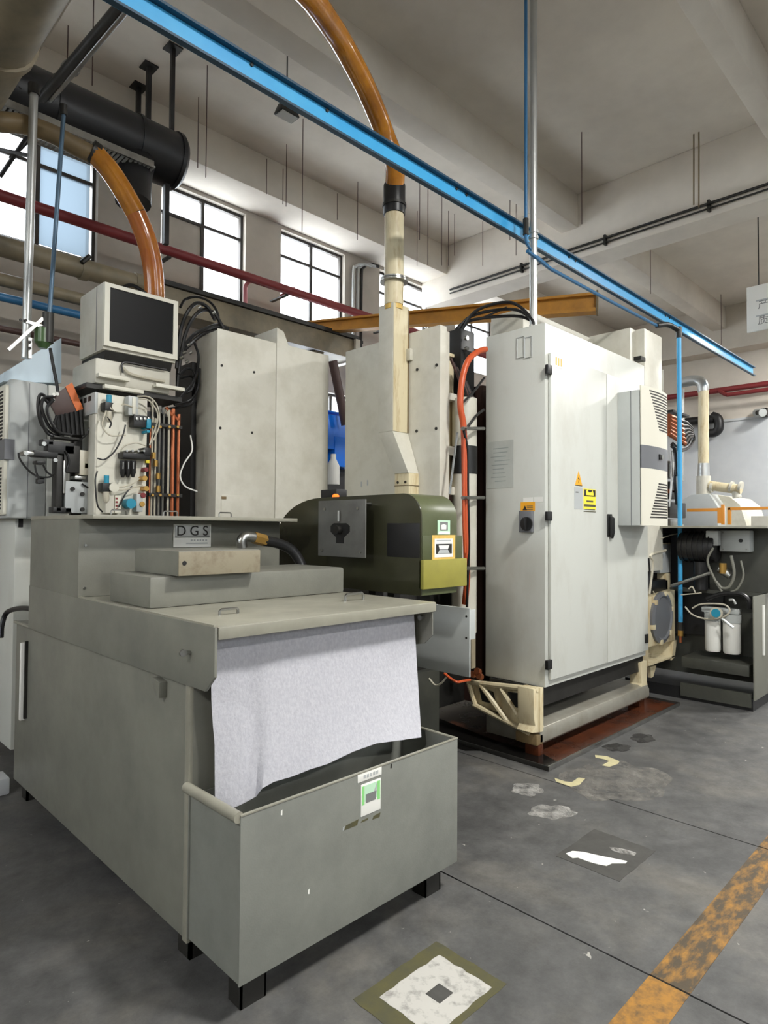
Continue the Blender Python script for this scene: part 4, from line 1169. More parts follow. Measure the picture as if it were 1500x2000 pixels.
# regulators
for (u, v) in ((213, 775), (208, 932)):
    p = PY(u, v, NY-.05)
    S().cyl((p.x, p.y, p.z-.035), (p.x, p.y, p.z+.01), .015, 12).obj('regulator_cap', 'teal', pn)
    S().box(p.x-.03, p.x+.02, p.y-.02, NY, p.z-.085, p.z-.035).obj('regulator_body', 'black', pn, .005)
    S().cyl((p.x+.035, p.y-.005, p.z-.06), (p.x+.035, p.y-.03, p.z-.06), .028, 16).obj('gauge', 'ivory', pn)
    S().lathe((p.x, p.y, p.z-.085), (0, 0, -1), [(0, .018), (.05, .018), (.065, .008)], 12).obj('regulator_bowl', 'clear', pn)
nb('manifold', 'cabside', 243, 775, 262, 815, .06)
nb('terminal_strip', 'ivory', 250, 778, 256, 812, .066)
nb('solenoid_block', 'black', 252, 812, 282, 838, .07)
for u in (255, 263, 271, 278):
    nb('solenoid_coil', 'steel', u, 818, u+5, 824, .078, .002)
nb('solenoid_cap', 'teal', 276, 820, 284, 840, .08)
nb('solenoid_cap', 'teal', 276, 842, 282, 848, .08)
vb = nb('valve_island', 'black', 230, 885, 282, 900, .08)
nb('valve_head', 'black', 270, 876, 283, 892, .085)
for k, u in enumerate((240, 250, 260)):
    p = PY(u, 900, NY-.05)
    S().lathe((p.x, p.y, p.z), (0, 0, -1), [(0, .018), (.07, .018), (.1, .008)], 12).obj('filter_bowl', 'black', pn)
    S().cyl((p.x-.006, p.y-.02, p.z-.01), (p.x-.006, p.y-.02, p.z-.05), .003, 6).obj('bowl_highlight', 'steel', pn)
for k in range(4):
    nc('fitting', 'steel', 236+k*11, 883, .007, .09)
nb('lower_manifold', 'cream', 200, 965, 216, 1003, .05)
nb('lower_manifold', 'ivory', 218, 968, 230, 1003, .05)
for k in range(4):
    nb('terminal_mark', 'redpipe', 219, 972+k*7, 223, 976+k*7, .052, 0)
nc('blue_solenoid', 'teal', 247, 984, .03, .07)
nb('junction_box', 'cabside', 260, 965, 272, 1000, .05)
nb('yellow_tag', 'yellowlabel', 283, 880, 289, 905, .02, .001)
for (u, v) in ((275, 935), (278, 955), (272, 968), (270, 985)):
    nc('brass_fitting', 'brass' if v % 2 else 'redpipe', u, v, .016, .06)
nc('red_button', 'redpipe', 279, 918, .014, .05)
tubes = [([(213, 790), (220, 800), (240, 790), (260, 795), (283, 800)], 'clear'), ([(208, 800), (200, 830), (215, 850), (245, 850)], 'clear'),
         ([(245, 830), (240, 850), (225, 880), (205, 897), (190, 895)], 'rubber'), ([(235, 880), (245, 870), (265, 865), (283, 870)], 'clear'),
         ([(215, 950), (235, 952), (258, 945), (272, 935)], 'clear'), ([(212, 955), (240, 957), (262, 952), (278, 948)], 'clear'),
         ([(270, 778), (290, 782), (305, 800), (308, 820), (300, 845), (292, 870)], 'clear'), ([(268, 774), (292, 776), (308, 795), (311, 830), (300, 860)], 'clear'),
         ([(232, 990), (245, 965), (258, 950)], 'rubber'), ([(190, 920), (186, 940), (190, 985), (200, 1000)], 'rubber'), ([(210, 815), (217, 826), (214, 836)], 'rubber')]
for pts, m_ in tubes:
    S().tube(spline([PY(u, v, NY-.06-.015*math.sin(i)) for i, (u, v) in enumerate(pts)], 7), .0045, 6).obj('air_tube', m_, pn)

# copper and steel tube bundle
tbn = thing('tube_bundle', 'bundle of vertical steel and copper tubes beside the valve panel', 'pipes', (1.86, 3.86, 1.3))
for (u, m_, r_, v0) in ((293, 'copper', .006, 850), (298, 'clear', .0065, 800), (304, 'clear', .0065, 835), (312, 'steel', .007, 812), (320, 'steel', .007, 815), (330, 'clear', .007, 820), (338, 'copper', .013, 818), (349, 'copper', .011, 828)):
    a = PY(u, v0, 3.9)
    S().tube(spline([PY(u-6 if m_ != 'copper' else u-14, v0-22, 3.92), PY(u-1, v0-6, 3.9), a, (a.x, a.y, 1.35)], 5), r_, 8).obj('tube', m_, tbn)
for v in (832, 965):
    a, b = PY(290, v, 3.88), PY(355, v+4, 3.88)
    S().box(a.x, b.x, 3.872, 3.886, b.z-.008, b.z+.012).obj('tube_clamp', 'darksteel', tbn)
    for u in (297, 312, 330, 346):
        p = PY(u, v+2, 3.872); S().cyl(p, p+Vector((0, -.012, 0)), .009, 6).obj('clamp_nut', 'brass', tbn)
for (u, v) in ((304, 905), (309, 930), (309, 955), (300, 890)):
    p = PY(u, v, 3.87); S().cyl((p.x, p.y, p.z-.02), (p.x, p.y, p.z+.02), .014, 8).obj('tube_fitting', 'brass', tbn)
S().box(1.80, 2.0, 3.98, 4.0, 1.3, 2.2).obj('backing_plate', 'duct', tbn)

# black cable loops between monitor and enclosure
cl = thing('cable_bundle', 'tangle of black hoses looping between monitor and cream enclosure', 'cables', (2.0, 3.95, 2.0))
loops = [[(345, 720), (352, 650), (366, 610), (385, 592), (405, 600), (420, 625)], [(348, 730), (360, 660), (378, 620), (398, 605), (418, 612), (436, 640)],
         [(342, 700), (372, 660), (395, 645), (425, 635), (445, 642)], [(346, 760), (352, 700), (372, 672), (398, 652), (430, 640)],
         [(352, 600), (362, 585), (385, 580), (410, 590), (425, 612), (428, 640)], [(350, 780), (378, 745), (388, 700), (380, 670)],
         [(340, 790), (370, 782), (386, 760), (390, 720)], [(345, 740), (365, 720), (380, 730), (375, 760), (355, 770)], [(318, 800), (350, 795), (378, 785), (383, 750), (372, 735), (345, 740)]]
for k, pts in enumerate(loops):
    S().tube(spline([PY(u, v, 3.88+.02*k+.02*math.sin(i*2)) for i, (u, v) in enumerate(pts)], 8), .0125 if k < 4 else .009, 8).obj('cable', 'rubber', cl)
for (u, v) in ((388, 602), (415, 612), (366, 675), (358, 690), (362, 708), (370, 690), (352, 700)):
    p = PY(u, v, 3.85); S().cyl(p, p+Vector((.012, -.015, .01)), .010, 8).obj('cable_fitting', 'steel', cl)
S().tube(spline([PY(372, 850, 3.86), PY(375, 880, 3.85), PY(360, 905, 3.85), PY(352, 930, 3.86), PY(362, 950, 3.86), PY(385, 960, 3.86)], 8), .005, 6).obj('white_cable', 'white', cl)

# ================================================================== VALVES AND TERMINAL BLOCK at the far left
tbk = thing('terminal_block', 'orange terminal block with black cables beside the valve panel', 'terminal block', (1.4, 4.0, 2.0))
VY = 4.0
p0, p1, p2, p3 = PY(93, 780, VY), PY(140, 748, VY), PY(162, 800, VY), PY(112, 815, VY)
S().add([tuple(p) for p in (p0, p1, p2, p3)] + [tuple(p+Vector((.03, .09, 0))) for p in (p0, p1, p2, p3)], [(0, 1, 2, 3), (7, 6, 5, 4), (0, 4, 5, 1), (1, 5, 6, 2), (2, 6, 7, 3), (3, 7, 4, 0)]).obj('block_body', 'maroon', tbk, .004)
q = [PY(u, v, VY-.004) for u, v in ((128, 755), (141, 747), (163, 799), (150, 803))]
S().add([tuple(p) for p in q]+[tuple(p+Vector((0, .01, 0))) for p in q], [(0, 1, 2, 3), (7, 6, 5, 4), (0, 4, 5, 1), (1, 5, 6, 2), (2, 6, 7, 3), (3, 7, 4, 0)]).obj('block_face', 'orange', tbk)
for k in range(6):
    u = 112+k*9; 
    a = PY(u, 812-k*2, VY-.01); b = PY(u+4, 850, VY-.02)
    S().cyl(a, b, .014, 8).obj('plug', 'black', tbk)
for k, pts in enumerate([[(100, 785), (80, 770), (74, 795), (82, 830), (105, 850), (118, 848)], [(97, 790), (84, 780), (78, 810), (92, 845), (112, 852)], [(104, 775), (86, 778), (82, 800), (100, 838), (125, 850)], [(112, 812), (105, 835), (120, 850)], [(105, 780), (92, 800), (110, 840), (140, 850)]]):
    S().tube(spline([PY(u, v, VY-.02-.012*k) for u, v in pts], 8), .009, 8).obj('cable', 'rubber', tbk)
for (u, v) in ((104, 771), (103, 782), (111, 770)):
    p = PY(u, v, VY-.02); S().cyl(p, p+Vector((0, -.012, 0)), .010, 8).obj('cable_tip', 'white', tbk)
S().tube(spline([PY(98, 680, VY), PY(103, 710, VY), PY(110, 745, VY), PY(113, 765, VY)], 5), .009, 6).obj('feed_cable', 'rubber', tbk)
hv = thing('hydraulic_valve', 'black hydraulic valve cluster with thin hoses left of the valve panel', 'valve', (1.35, 4.0, 1.5))
for (u0, v0, u1, v1, m_) in ((78, 858, 100, 872, 'black'), (88, 862, 140, 890, 'black'), (60, 880, 108, 896, 'black'), (40, 882, 62, 891, 'steel'), (66, 900, 84, 908, 'black'), (100, 852, 150, 862, 'darksteel'), (120, 870, 150, 925, 'darksteel'), (105, 890, 115, 1000, 'darksteel'), (98, 990, 135, 1003, 'black'), (72, 934, 82, 945, 'black'), (118, 900, 122, 965, 'steel'), (150, 880, 172, 930, 'clear'), (158, 904, 172, 918, 'yellowlabel'), (122, 940, 178, 1003, 'greylabel'), (140, 930, 162, 938, 'steel')):
    a, b = PY(u0, v0, VY), PY(u1, v1, VY)
    S().box(a.x, b.x, VY-.05, VY+.03, b.z, a.z).obj('valve_body', m_, hv, .006)
for k, pts in enumerate([[(36, 884), (38, 895), (52, 915), (72, 930), (95, 932), (108, 925)], [(68, 908), (70, 920), (76, 935)], [(84, 908), (92, 922), (104, 930)], [(160, 945), (175, 955), (182, 962)], [(155, 860), (168, 850), (175, 835)], [(130, 920), (135, 900), (128, 880)]]):
    S().tube(spline([PY(u, v, VY-.06) for u, v in pts], 7), .005, 6).obj('thin_hose', 'rubber', hv)
for (u, v, m_) in ((85, 867, 'steel'), (50, 886, 'steel'), (107, 899, 'steel'), (141, 955, 'ink'), (160, 965, 'ink'), (160, 995, 'ink'), (76, 940, 'black')):
    p = PY(u, v, VY-.05); S().cyl(p, p+Vector((0, -.014, 0)), .012, 10).obj('valve_knob', m_, hv)
S().box(1.38, 1.44, VY+.03, VY+.06, 0, 2.1).obj('mounting_post', 'darksteel', hv)

# ------------------------------------------------------------------ grey cabinet and louvred cooler at the far left edge
LY = 4.25
lc = thing('switch_cabinet', 'pale grey switch cabinet with louvred cooler at the far left edge', 'cabinet', (1.5, 4.5, 0))
lx0, lxs, lx1 = PY(20, 745, LY).x, PY(58, 745, LY).x, PY(95, 750, LY).x
S().box(lx1, 1.75, LY, 5.0, .15, 2.33).obj('cabinet_body', 'cabinet', lc, .006)
S().box(lx0, lx1, LY, 4.75, 1.5, 2.335).obj('cooler_housing', 'cabside', lc, .02)
S().box(lxs-.002, lxs+.002, LY-.001, LY+.002, 1.5, 2.32).obj('cooler_seam', 'band', lc)
S().box(lx0-.02, lx0+.002, LY+.02, 4.73, 1.52, 2.30).obj('cooler_front', 'ivory', lc, .01)
a = PY(25, 858, LY).z; b = PY(25, 898, LY).z
S().box(lx0-.023, lx0+.03, LY-.003, 4.735, b, a).obj('cooler_band', 'band', lc)
for k in range(14):
    z = 2.26-k*.022
    S().box(lx0-.023, lx0-.019, LY+.06, LY+.42, z-.006, z+.006).obj('louvre_slot', 'ink', lc)
for k in range(12):
    z = 1.80-k*.022
    S().box(lx0-.023, lx0-.019, LY+.06, LY+.42, z-.006, z+.006).obj('louvre_slot', 'ink', lc)
S().box(PY(30, 1000, LY+.1).x, lx1, LY+.1, 4.7, .1, 1.5).obj('lower_cabinet', 'cabinet', lc, .006)
p = PY(40, 1020, LY+.1); S().box(p.x-.012, p.x+.012, LY+.09, LY+.1, p.z-.03, p.z+.03).obj('latch', 'black', lc)
bd = [(PY(u, v, LY+.06).x, PY(u, v, LY+.06).z) for u, v in ((6, 745), (8, 728), (98, 672), (120, 660), (120, 748))]
tag(S().prism(bd, 'y', LY+.06, LY+.30).obj('light_board', 'skyboard'), 'pale blue slanted board lying on top of the far left cabinet', 'board')

# chrome bracket clamp hanging above
cb = thing('bracket_arm', 'chrome perforated bracket arm clamped to the hanging pipes at the left', 'bracket', (1.2, 3.9, 2.5))
for (a, b) in (((16, 684), (84, 622)), ((46, 626), (88, 640)), ((58, 660), (58, 700))):
    pa, pb_ = PY(*a, 3.9), PY(*b, 3.9)
    S().tube([pa, pb_], .012, 4).obj('slotted_bar', 'steel', cb)
for (u, v) in ((50, 626), (85, 638), (58, 668), (58, 680), (40, 625)):
    p = PY(u, v, 3.885); S().cyl(p, p+Vector((0, -.006, 0)), .008, 8).obj('bar_bolt', 'ink', cb)
p = PY(94, 622, 3.9); S().cyl((p.x, p.y, p.z-.14), (p.x, p.y, p.z+.03), .03, 12).obj('clamp_head', 'darksteel', cb)
p = PY(84, 660, 3.92); S().lathe((p.x, p.y, p.z-.06), (0, 0, 1), [(0, .02), (.03, .045), (.11, .045), (.13, .02)], 12).obj('oil_bottle', mat('green_bottle', (70, 96, 58), .25), cb)

# black hose hanging by the tank end
S_ = S().tube(spline([PX(70, 1190, 1.12), PX(40, 1188, 1.1), PX(14, 1196, 1.08), PX(4, 1220, 1.06), PX(2, 1245, 1.05)], 7), .014, 8).obj('drain_hose', 'rubber')
tag(S_, 'black drain hose looping over the rear end of the filter tank', 'hose')

# ================================================================== OVERHEAD
# blue channel rail
RY0, RZT = 2.45, 3.6
rl = thing('blue_rail', 'long bright blue steel channel rail hung under the ceiling', 'rail', (5, 2.45, 3.5))
rx0, rx1 = -1.2, 9.3
S().box(rx0, rx1, RY0+.03, RY0+.038, RZT-.115, RZT-.006).obj('web', 'bluerail', rl)
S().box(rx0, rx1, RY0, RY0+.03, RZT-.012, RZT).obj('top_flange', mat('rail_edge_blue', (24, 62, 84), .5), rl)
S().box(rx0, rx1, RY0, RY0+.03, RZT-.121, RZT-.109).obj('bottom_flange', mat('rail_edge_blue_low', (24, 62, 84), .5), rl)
for x_ in (1.6, 2.05, 3.1, 3.2, 4.5, 4.6, 6.4, 6.5):
    for z_ in (RZT-.022, RZT-.1):
        S().cyl((x_, RY0+.022, z_), (x_, RY0+.03, z_), .009, 8).obj('rail_bolt', 'ink', rl)
for x_ in (.2, PY(1041, 470, 2.51).x):
    S().cyl((x_, RY0+.06, RZT-.05), (x_, RY0+.06, ZSLAB), .008, 6).obj('rail_hanger', 'darksteel', rl)
# drop pipe from the rail at the right, blue pole
bp_ = thing('air_drop_pipe', 'vertical bright blue air pipe at the right end of the cabinet', 'pipe', (6.0, 2.2, .4))
pt_ = PY(1326, 660, 2.2); pbm = PY(1329, 1215, 2.2)
S().tube([(pt_.x+.0, 2.2, pt_.z+.02), (pbm.x, 2.2, pbm.z)], .02, 12).obj('pipe', 'bluerail', bp_)
q = PY(1328, 1238, 2.2)
S().cyl((pbm.x, 2.2, pbm.z), (pbm.x, 2.2, q.z+.03), .026, 6).obj('coupling', 'darksteel', bp_)
S().cyl((pbm.x, 2.2, q.z+.03), (pbm.x, 2.2, q.z-.02), .024, 8).obj('drain_cock', 'brass', bp_)
S().cyl((pbm.x, 2.2, q.z-.02), (pbm.x, 2.2, q.z-.08), .014, 8).obj('drain_nozzle', 'copper', bp_)
S().cyl((pt_.x, 2.2, pt_.z), (pt_.x, 2.2, pt_.z+.10), .026, 10).obj('elbow', 'darksteel', bp_)
a = Vector((pt_.x, 2.2, pt_.z+.07)); b = PY(1283, 636, 2.3)
S().tube(spline([a, (a+b)/2+Vector((0, 0, .03)), b], 4), .024, 10).obj('offset_pipe', 'darksteel', bp_)
c = PY(1075, 525, 2.33)
S().tube([b, PY(1180, 582, 2.32), c, PY(1030, 490, 2.34)], .013, 8).obj('feed_pipe', 'bluedark', bp_)

# yellow jib crane beam
ja, jb = PD(540, 646, 7.25), PD(1165, 592, 6.0)
jc = thing('jib_crane', 'yellow jib crane beam reaching over the cream machine', 'crane beam', (5, 4, 3.5))
dj = (jb-ja).normalized(); nj = dj.cross(Vector((0, 0, 1))).normalized(); uj = nj.cross(dj)
def beam(hh0, hh1, w0, w1, o0, o1, name, m):
    vs_ = []
    for P, hh, w, o in ((ja, hh0, w0, o0), (jb, hh1, w1, o1)):
        for sx_, sz_ in ((-1, -1), (1, -1), (1, 1), (-1, 1)):
            vs_.append(P+nj*(w*sx_)+uj*(o+hh*sz_))
    return S().add(vs_, [(0, 1, 2, 3), (7, 6, 5, 4), (0, 4, 5, 1), (1, 5, 6, 2), (2, 6, 7, 3), (3, 7, 4, 0)]).obj(name, m, jc)
beam(.05, .075, .012, .012, 0, 0, 'web', 'crane')
beam(.01, .012, .05, .06, .05, .075, 'top_flange', 'crane')
beam(.012, .016, .05, .06, -.05, -.075, 'bottom_flange', 'crane')
S().add([jb+nj*(.07*a)+uj*(.1*b)+dj*c for c in (0, .015) for a, b in ((-1, -1), (1, -1), (1, 1), (-1, 1))], [(0, 1, 2, 3), (7, 6, 5, 4), (0, 4, 5, 1), (1, 5, 6, 2), (2, 6, 7, 3), (3, 7, 4, 0)]).obj('end_plate', 'brownpipe', jc)
S().cyl((ja.x, ja.y, 0), (ja.x, ja.y, ja.z+.1), .12, 14).obj('mast', 'crane', jc)
S().tube([PD(940, 622, 6.3), PD(990, 600, 6.2)], .01, 6).obj('hoist_cable', 'rubber', jc)

# ducts and pipes along the window wall
def xpipe(name, lbl, cat, u0, v0, u1, v1, y, r, m, x0=None, x1=None, grp=None):
    a, b = PY(u0, v0, y), PY(u1, v1, y)
    z = (a.z+b.z)/2
    xa = a.x if x0 is None else x0; xb = b.x if x1 is None else x1
    t = thing(name, lbl, cat, ((xa+xb)/2, y, z-r), grp)
    S().cyl((xa, y, z), (xb, y, z), r, 18).obj('pipe', m, t)
    return t, z, xa, xb
t, z, xa, xb = xpipe('fire_pipe', 'dark red pipe running across in front of the high windows', 'pipe', 80, 405, 740, 627, 5.6, .046, 'redpipe', -1.5, 12.0)
for x_ in (.5, 2.75, 4.1, 5.7, 7.3):
    S().box(x_-.02, x_+.02, 5.6, 5.9, z-.06, z-.046).obj('pipe_bracket', 'darksteel', t)
pz = PY(478, 560, 5.75)
S().tube(spline([(PY(505, 538, 5.6).x, 5.62, z), PY(492, 546, 5.65), PY(480, 558, 5.7), PY(479, 575, 5.7), PY(479, 610, 5.7)], 5), .022, 10).obj('branch_pipe', mat('pink_pipe', (196, 120, 124), .5), t)
S().tube([PY(548, 577, 5.62), PY(575, 562, 5.6)], .012, 6).obj('branch_stub', 'redpipe', t)
t, z, xa, xb = xpipe('supply_pipe', 'thick beige round pipe under the left window', 'pipe', 0, 482, 283, 557, 5.5, .082, 'bigpipe', -1.5, 2.49)
for x_ in (0.6, 1.95, 2.4):
    S().cyl((x_-.03, 5.5, z), (x_+.03, 5.5, z), .094, 18).obj('pipe_collar', 'bigpipe', t)
S().tube([PY(160, 512, 5.4), PY(175, 500, 5.4)], .02, 8).obj('valve_handle', 'darksteel', t)
t, z, xa, xb = xpipe('supply_pipe', 'dark grey pipe below the thick beige pipe at the left', 'pipe', 0, 545, 160, 585, 5.45, .05, 'bigpipe', -1.5, 2.3)
t, z, xa, xb = xpipe('air_pipe', 'blue air pipe on the wall left of the monitor', 'pipe', 0, 582, 160, 614, 5.5, .032, 'bluedark', -1.5, 2.3)
t, z, xa, xb = xpipe('wall_pipe', 'thin dark pipe low on the wall left of the monitor', 'pipe', 0, 640, 100, 662, 5.6, .025, 'maroon', -1.5, 2.2)
# rectangular duct under the windows
dz0, dz1 = 3.36, 3.60
rd = thing('air_duct', 'beige rectangular air duct under the middle windows', 'duct', (3.8, 5.6, dz0))
S().box(2.5, 4.85, 5.3, 5.6, dz0, dz1-.02).obj('duct_body', 'bigpipe', rd, .01)
S().box(2.5, 4.86, 5.27, 5.63, dz1-.02, dz1+.02).obj('duct_top', 'darksteel', rd)
S().box(4.80, 4.87, 5.26, 5.63, dz0-.02, dz1-.02).obj('duct_flange', 'cream', rd, .004)
S().cyl((4.28, 5.42, dz0+.06), (4.4, 5.42, dz0+.06), .11, 14).obj('duct_coupling', 'bigpipe', rd)
S().tube([PY(650, 705, 5.2), PY(675, 830, 5.2)], .05, 10).obj('duct_brace', 'maroon', rd)
# dark round duct with cable tray
DY, DR = 4.9, .215
dk = thing('round_duct', 'thick black round duct hung beneath the ceiling at the upper left', 'duct', (1.6, DY, 4.24))
de = PY(335, 312, DY)
dzc = 4.46
S().cyl((-1.5, DY, dzc), (de.x, DY, dzc), DR, 24).obj('duct_body', 'duct', dk)
S().lathe((de.x, DY, dzc), (1, 0, 0), [(0, DR+.012), (.03, DR+.012), (.06, DR*.93), (.085, DR*.6)], 24).obj('end_cap', 'duct', dk)
for x_ in (.9, 1.5, 2.1):
    S().cyl((x_-.015, DY, dzc), (x_+.015, DY, dzc), DR+.012, 24).obj('duct_joint', 'duct', dk)
S().box(de.x-.06, de.x-.02, DY-.02, DY+.02, 3.75, dzc-.1).obj('outlet_bracket', 'duct', dk)
S().tube(spline([(de.x-.3, DY-.05, dzc-.15), (de.x-.36, DY-.12, dzc-.32), (de.x-.38, DY-.16, dzc-.55)], 6), .13, 16).obj('outlet', 'duct', dk)
for (u, v0, v1, w_) in ((335, 85, 275, .016), (291, 130, 250, .018), (259, 182, 240, .018)):
    tp = PZ(u, v0, ZSLAB) if u != 335 else None
    xx, yy = (PY(u, v1, DY).x, DY) if tp is None else (tp.x, min(tp.y, 5.55))
    S().box(xx-w_, xx+w_, yy-w_, yy+w_, dzc+DR*.5, ZSLAB).obj('hanger', 'duct', dk)
    S().box(xx-.06, xx+.06, yy-.06, yy+.06, ZSLAB-.012, ZSLAB).obj('hanger_plate', 'darksteel', dk)
ty = 4.62
tray = thing('cable_tray', 'ladder cable tray with many rungs beneath the black duct', 'cable tray', (1.6, ty, 4.13))
ta, tb2 = PY(60, 222, ty), PY(300, 318, ty)
tz = (ta.z+tb2.z)/2-.03
for y_ in (ty, ty+.3):
    S().box(.2, tb2.x, y_-.008, y_+.008, tz, tz+.05).obj('tray_rail', 'steel', tray)
rg = None
n_r = 44
for k in range(n_r):
    x_ = .75+(tb2.x-.75)*k/(n_r-1)
    if rg is None:
        rg = S().box(x_, x_+.014, ty, ty+.3, tz+.006, tz+.02).obj('tray_rung', 'cabside', tray); xr = x_
    else:
        dup(rg, (x_-xr, 0, 0))
# big dusty pipe running overhead at the upper left corner
bp2 = thing('main_pipe', 'big dusty beige pipe crossing the upper left corner overhead', 'pipe', (.8, 3.5, 3.7))
S().cyl((.80, 1.2, 3.9), (.80, 5.2, 3.9), .2, 24).obj('pipe', 'bigpipe', bp2)
for y_ in (2.5, 3.55, 4.6):
    S().cyl((.80, y_-.03, 3.9), (.80, y_+.03, 3.9), .215, 24).obj('pipe_joint', 'bigpipe', bp2)
for y_ in (3.0, 5.0):
    S().cyl((.80, y_, 4.08), (.80, y_, 4.63 if False else ZSLAB), .01, 6).obj('pipe_hanger', 'darksteel', bp2)
# inclined conduits
for k, (a, b, m_, r_, lb) in enumerate((((236, 12, 3.3), (82, 192, 4.2), 'darksteel', .03, 'dark conduit slanting across the upper left, left one of the pair'),
                                 ((246, 22, 3.3), (98, 196, 4.2), 'steel', .016, 'bright conduit slanting across the upper left, right one of the pair'))):
    t = thing('slanted_conduit', lb, 'conduit', PD(*b))
    S().tube([PD(a[0]+ (a[0]-b[0])*.25, a[1]+(a[1]-b[1])*.25, 3.1), PD(*a), PD(*b)], r_, 10).obj('pipe', m_, t)
    S().tube([PD(a[0]*.35+b[0]*.65, a[1]*.35+b[1]*.65, 3.9), PD(a[0]*.31+b[0]*.69, a[1]*.31+b[1]*.69, 3.93)], r_+.008, 10).obj('coupling', 'steel', t)
# vertical hanging pipes at left
for (u0, v0, u1, v1, y, r_, m_, lb) in ((66, 185, 50, 700, 4.1, .024, 'galv', 'pale galvanised pipe hanging vertically at the far left'), (124, 225, 96, 625, 3.9, .012, 'bluegrey', 'thin blue pipe hanging vertically left of the monitor')):
    a, b = PY(u0, v0, y), PY(u1, v1, y)
    t = thing('drop_pipe', lb, 'pipe', b)
    S().cyl(a, b, r_, 12).obj('pipe', m_, t)
    S().cyl(a, a+Vector((0, 0, .06)), r_+.008, 12).obj('top_fitting', 'darksteel', t)
# small support bars under tray
sbar = thing('support_bar', 'dark support bars crossing behind the brown pipe at the upper left', 'bars', (1.3, 4.9, 3.9))
for (a, b) in (((0, 345), (75, 235)), ((20, 310), (95, 235)), ((-10, 290), (60, 305)), ((0, 205), (40, 170))):
    S().tube([PY(*a, 5.0), PY(*b, 4.7)], .014, 6).obj('bar', 'duct', sbar)

# hanging rods from the slab
rods = [(560, 282, 405), (592, 232, 455), (553, 330, 400), (521, 310, 380), (405, 128, 350), (388, 190, 330), (699, 355, 470), (659, 378, 430), (183, 0, 170), (133, 50, 150), (820, 358, 470), (836, 368, 520), (815, 412, 520), (863, 385, 520), (876, 412, 520), (888, 418, 500), (943, 432, 520), (1136, 258, 440), (1270, 465, 575), (996, 370, 470), (1008, 392, 500), (1408, 575, 682)]
rods.sort()
for i, (u, v0, v1) in enumerate(rods):
    p = PZ(u, max(v0, -40), ZSLAB)
    if p.y > 5.6: p = PY(u, v0, 5.5)
    dep = (p-CAM).dot(FWD)
    b = PD(u, v1, dep)
    o = S().cyl((p.x, p.y, min(p.z, ZSLAB)), (p.x, p.y, b.z), .004, 6).obj('hanging_rod', 'maroon')
    tag(o, 'thin threaded rod hanging from the ceiling, number %s counted from the left' % ['one', 'two', 'three', 'four', 'five', 'six', 'seven', 'eight', 'nine', 'ten', 'eleven', 'twelve', 'thirteen', 'fourteen', 'fifteen', 'sixteen', 'seventeen', 'eighteen', 'nineteen', 'twenty', 'twenty-one', 'twenty-two'][i], 'rod', 'threaded rods hanging from the ceiling')
# twin rods and hanging bolt at the right
for u, v0, v1 in ((1355, 200, 400), (1365, 212, 405)):
    p = PX(u, v0, 6.6); b = PX(u, v1, 6.6)
    o = S().cyl(p, b, .007, 6).obj('conduit_hanger', 'brownpipe')
    tag(o, 'brown hanger rod above the beam conduits, %s of the two' % ('left' if u < 1360 else 'right'), 'rod', 'brown hanger rods')
# conduits on the cross beam
for k, (va, vb, r_) in enumerate(((491, 354, .014), (498, 366, .010))):
    a, b = PX(1111, va, 6.8), PX(1500, vb, 6.8)
    z_ = (a.z+b.z)/2
    t = thing('beam_conduit', ['upper dark conduit fixed along the concrete cross beam', 'lower thin conduit fixed along the concrete cross beam'][k], 'conduit', (6.8, 2, z_), 'conduits on the cross beam')
    S().cyl((6.81, .3, z_), (6.81, 5.55, z_), r_, 8).obj('pipe', 'darksteel', t)
    for y_ in (1.2, 2.2, 3.3, 4.4):
        S().box(6.785, 6.84, y_-.012, y_+.012, z_-.03, z_+.03).obj('saddle', 'darksteel', t)
# flood lamp on its cable
LP = PD(560, 227, 5.2)
fl_ = thing('flood_lamp', 'small dark flood lamp hanging on a black cable under the ceiling', 'lamp', LP)
S().add([LP+Vector(v) for v in ((-.09, -.06, 0), (.09, -.06, 0), (.09, .06, 0), (-.09, .06, 0), (-.06, -.04, .09), (.06, -.04, .09), (.06, .04, .09), (-.06, .04, .09))], [(3, 2, 1, 0), (4, 5, 6, 7), (0, 1, 5, 4), (1, 2, 6, 5), (2, 3, 7, 6), (3, 0, 4, 7)]).obj('lamp_housing', 'darksteel', fl_, .008)
S().box(LP.x-.075, LP.x+.075, LP.y-.048, LP.y+.048, LP.z-.008, LP.z).obj('lamp_lens', 'lampglass', fl_)
S().cyl((LP.x, LP.y, LP.z+.09), (LP.x, LP.y, ZSLAB-.003), .006, 6).obj('lamp_cable', 'black', fl_)

# ================================================================== RIGHT SIDE
# second coolant tank
T0 = 5.755
t2 = thing('coolant_tank', 'dark grey-green coolant tank with filters and pump at the right edge', 'tank', (6.4, 2.0, 0))
ty0, ty1 = 1.542, 2.12
S().box(T0, T0+.03, ty0+.03, ty1, .03, .14).obj('bottom_rail', 'tank2', t2)
S().box(T0+.45, T0+.47, ty0+.02, ty1+.5, .14, .9).obj('recess_back', 'tank2', t2)
S().box(T0, T0+1.2, ty0, ty0+.012, .09, .925).obj('end_panel', 'tank2light', t2, .003)
S().box(T0+.02, T0+1.2, ty0+.02, ty1+.5, .0, .1).obj('plinth', 'duct', t2)
S().box(T0+.03, T0+.45, ty0+.05, ty1, .27, .36).obj('shelf', 'tank2', t2, .004)
S().box(T0+.3, T0+1.2, ty0+.02, ty1+.5, .9, .93).obj('middle_deck', 'tank2', t2)
S().box(T0+.42, T0+.44, 1.9, 2.75, .5, 1.475).obj('rear_panel', 'duct', t2)
S().box(T0+.38, T0+.40, 1.47, 2.0, .93, 1.48).obj('rear_panel', 'tank2', t2)
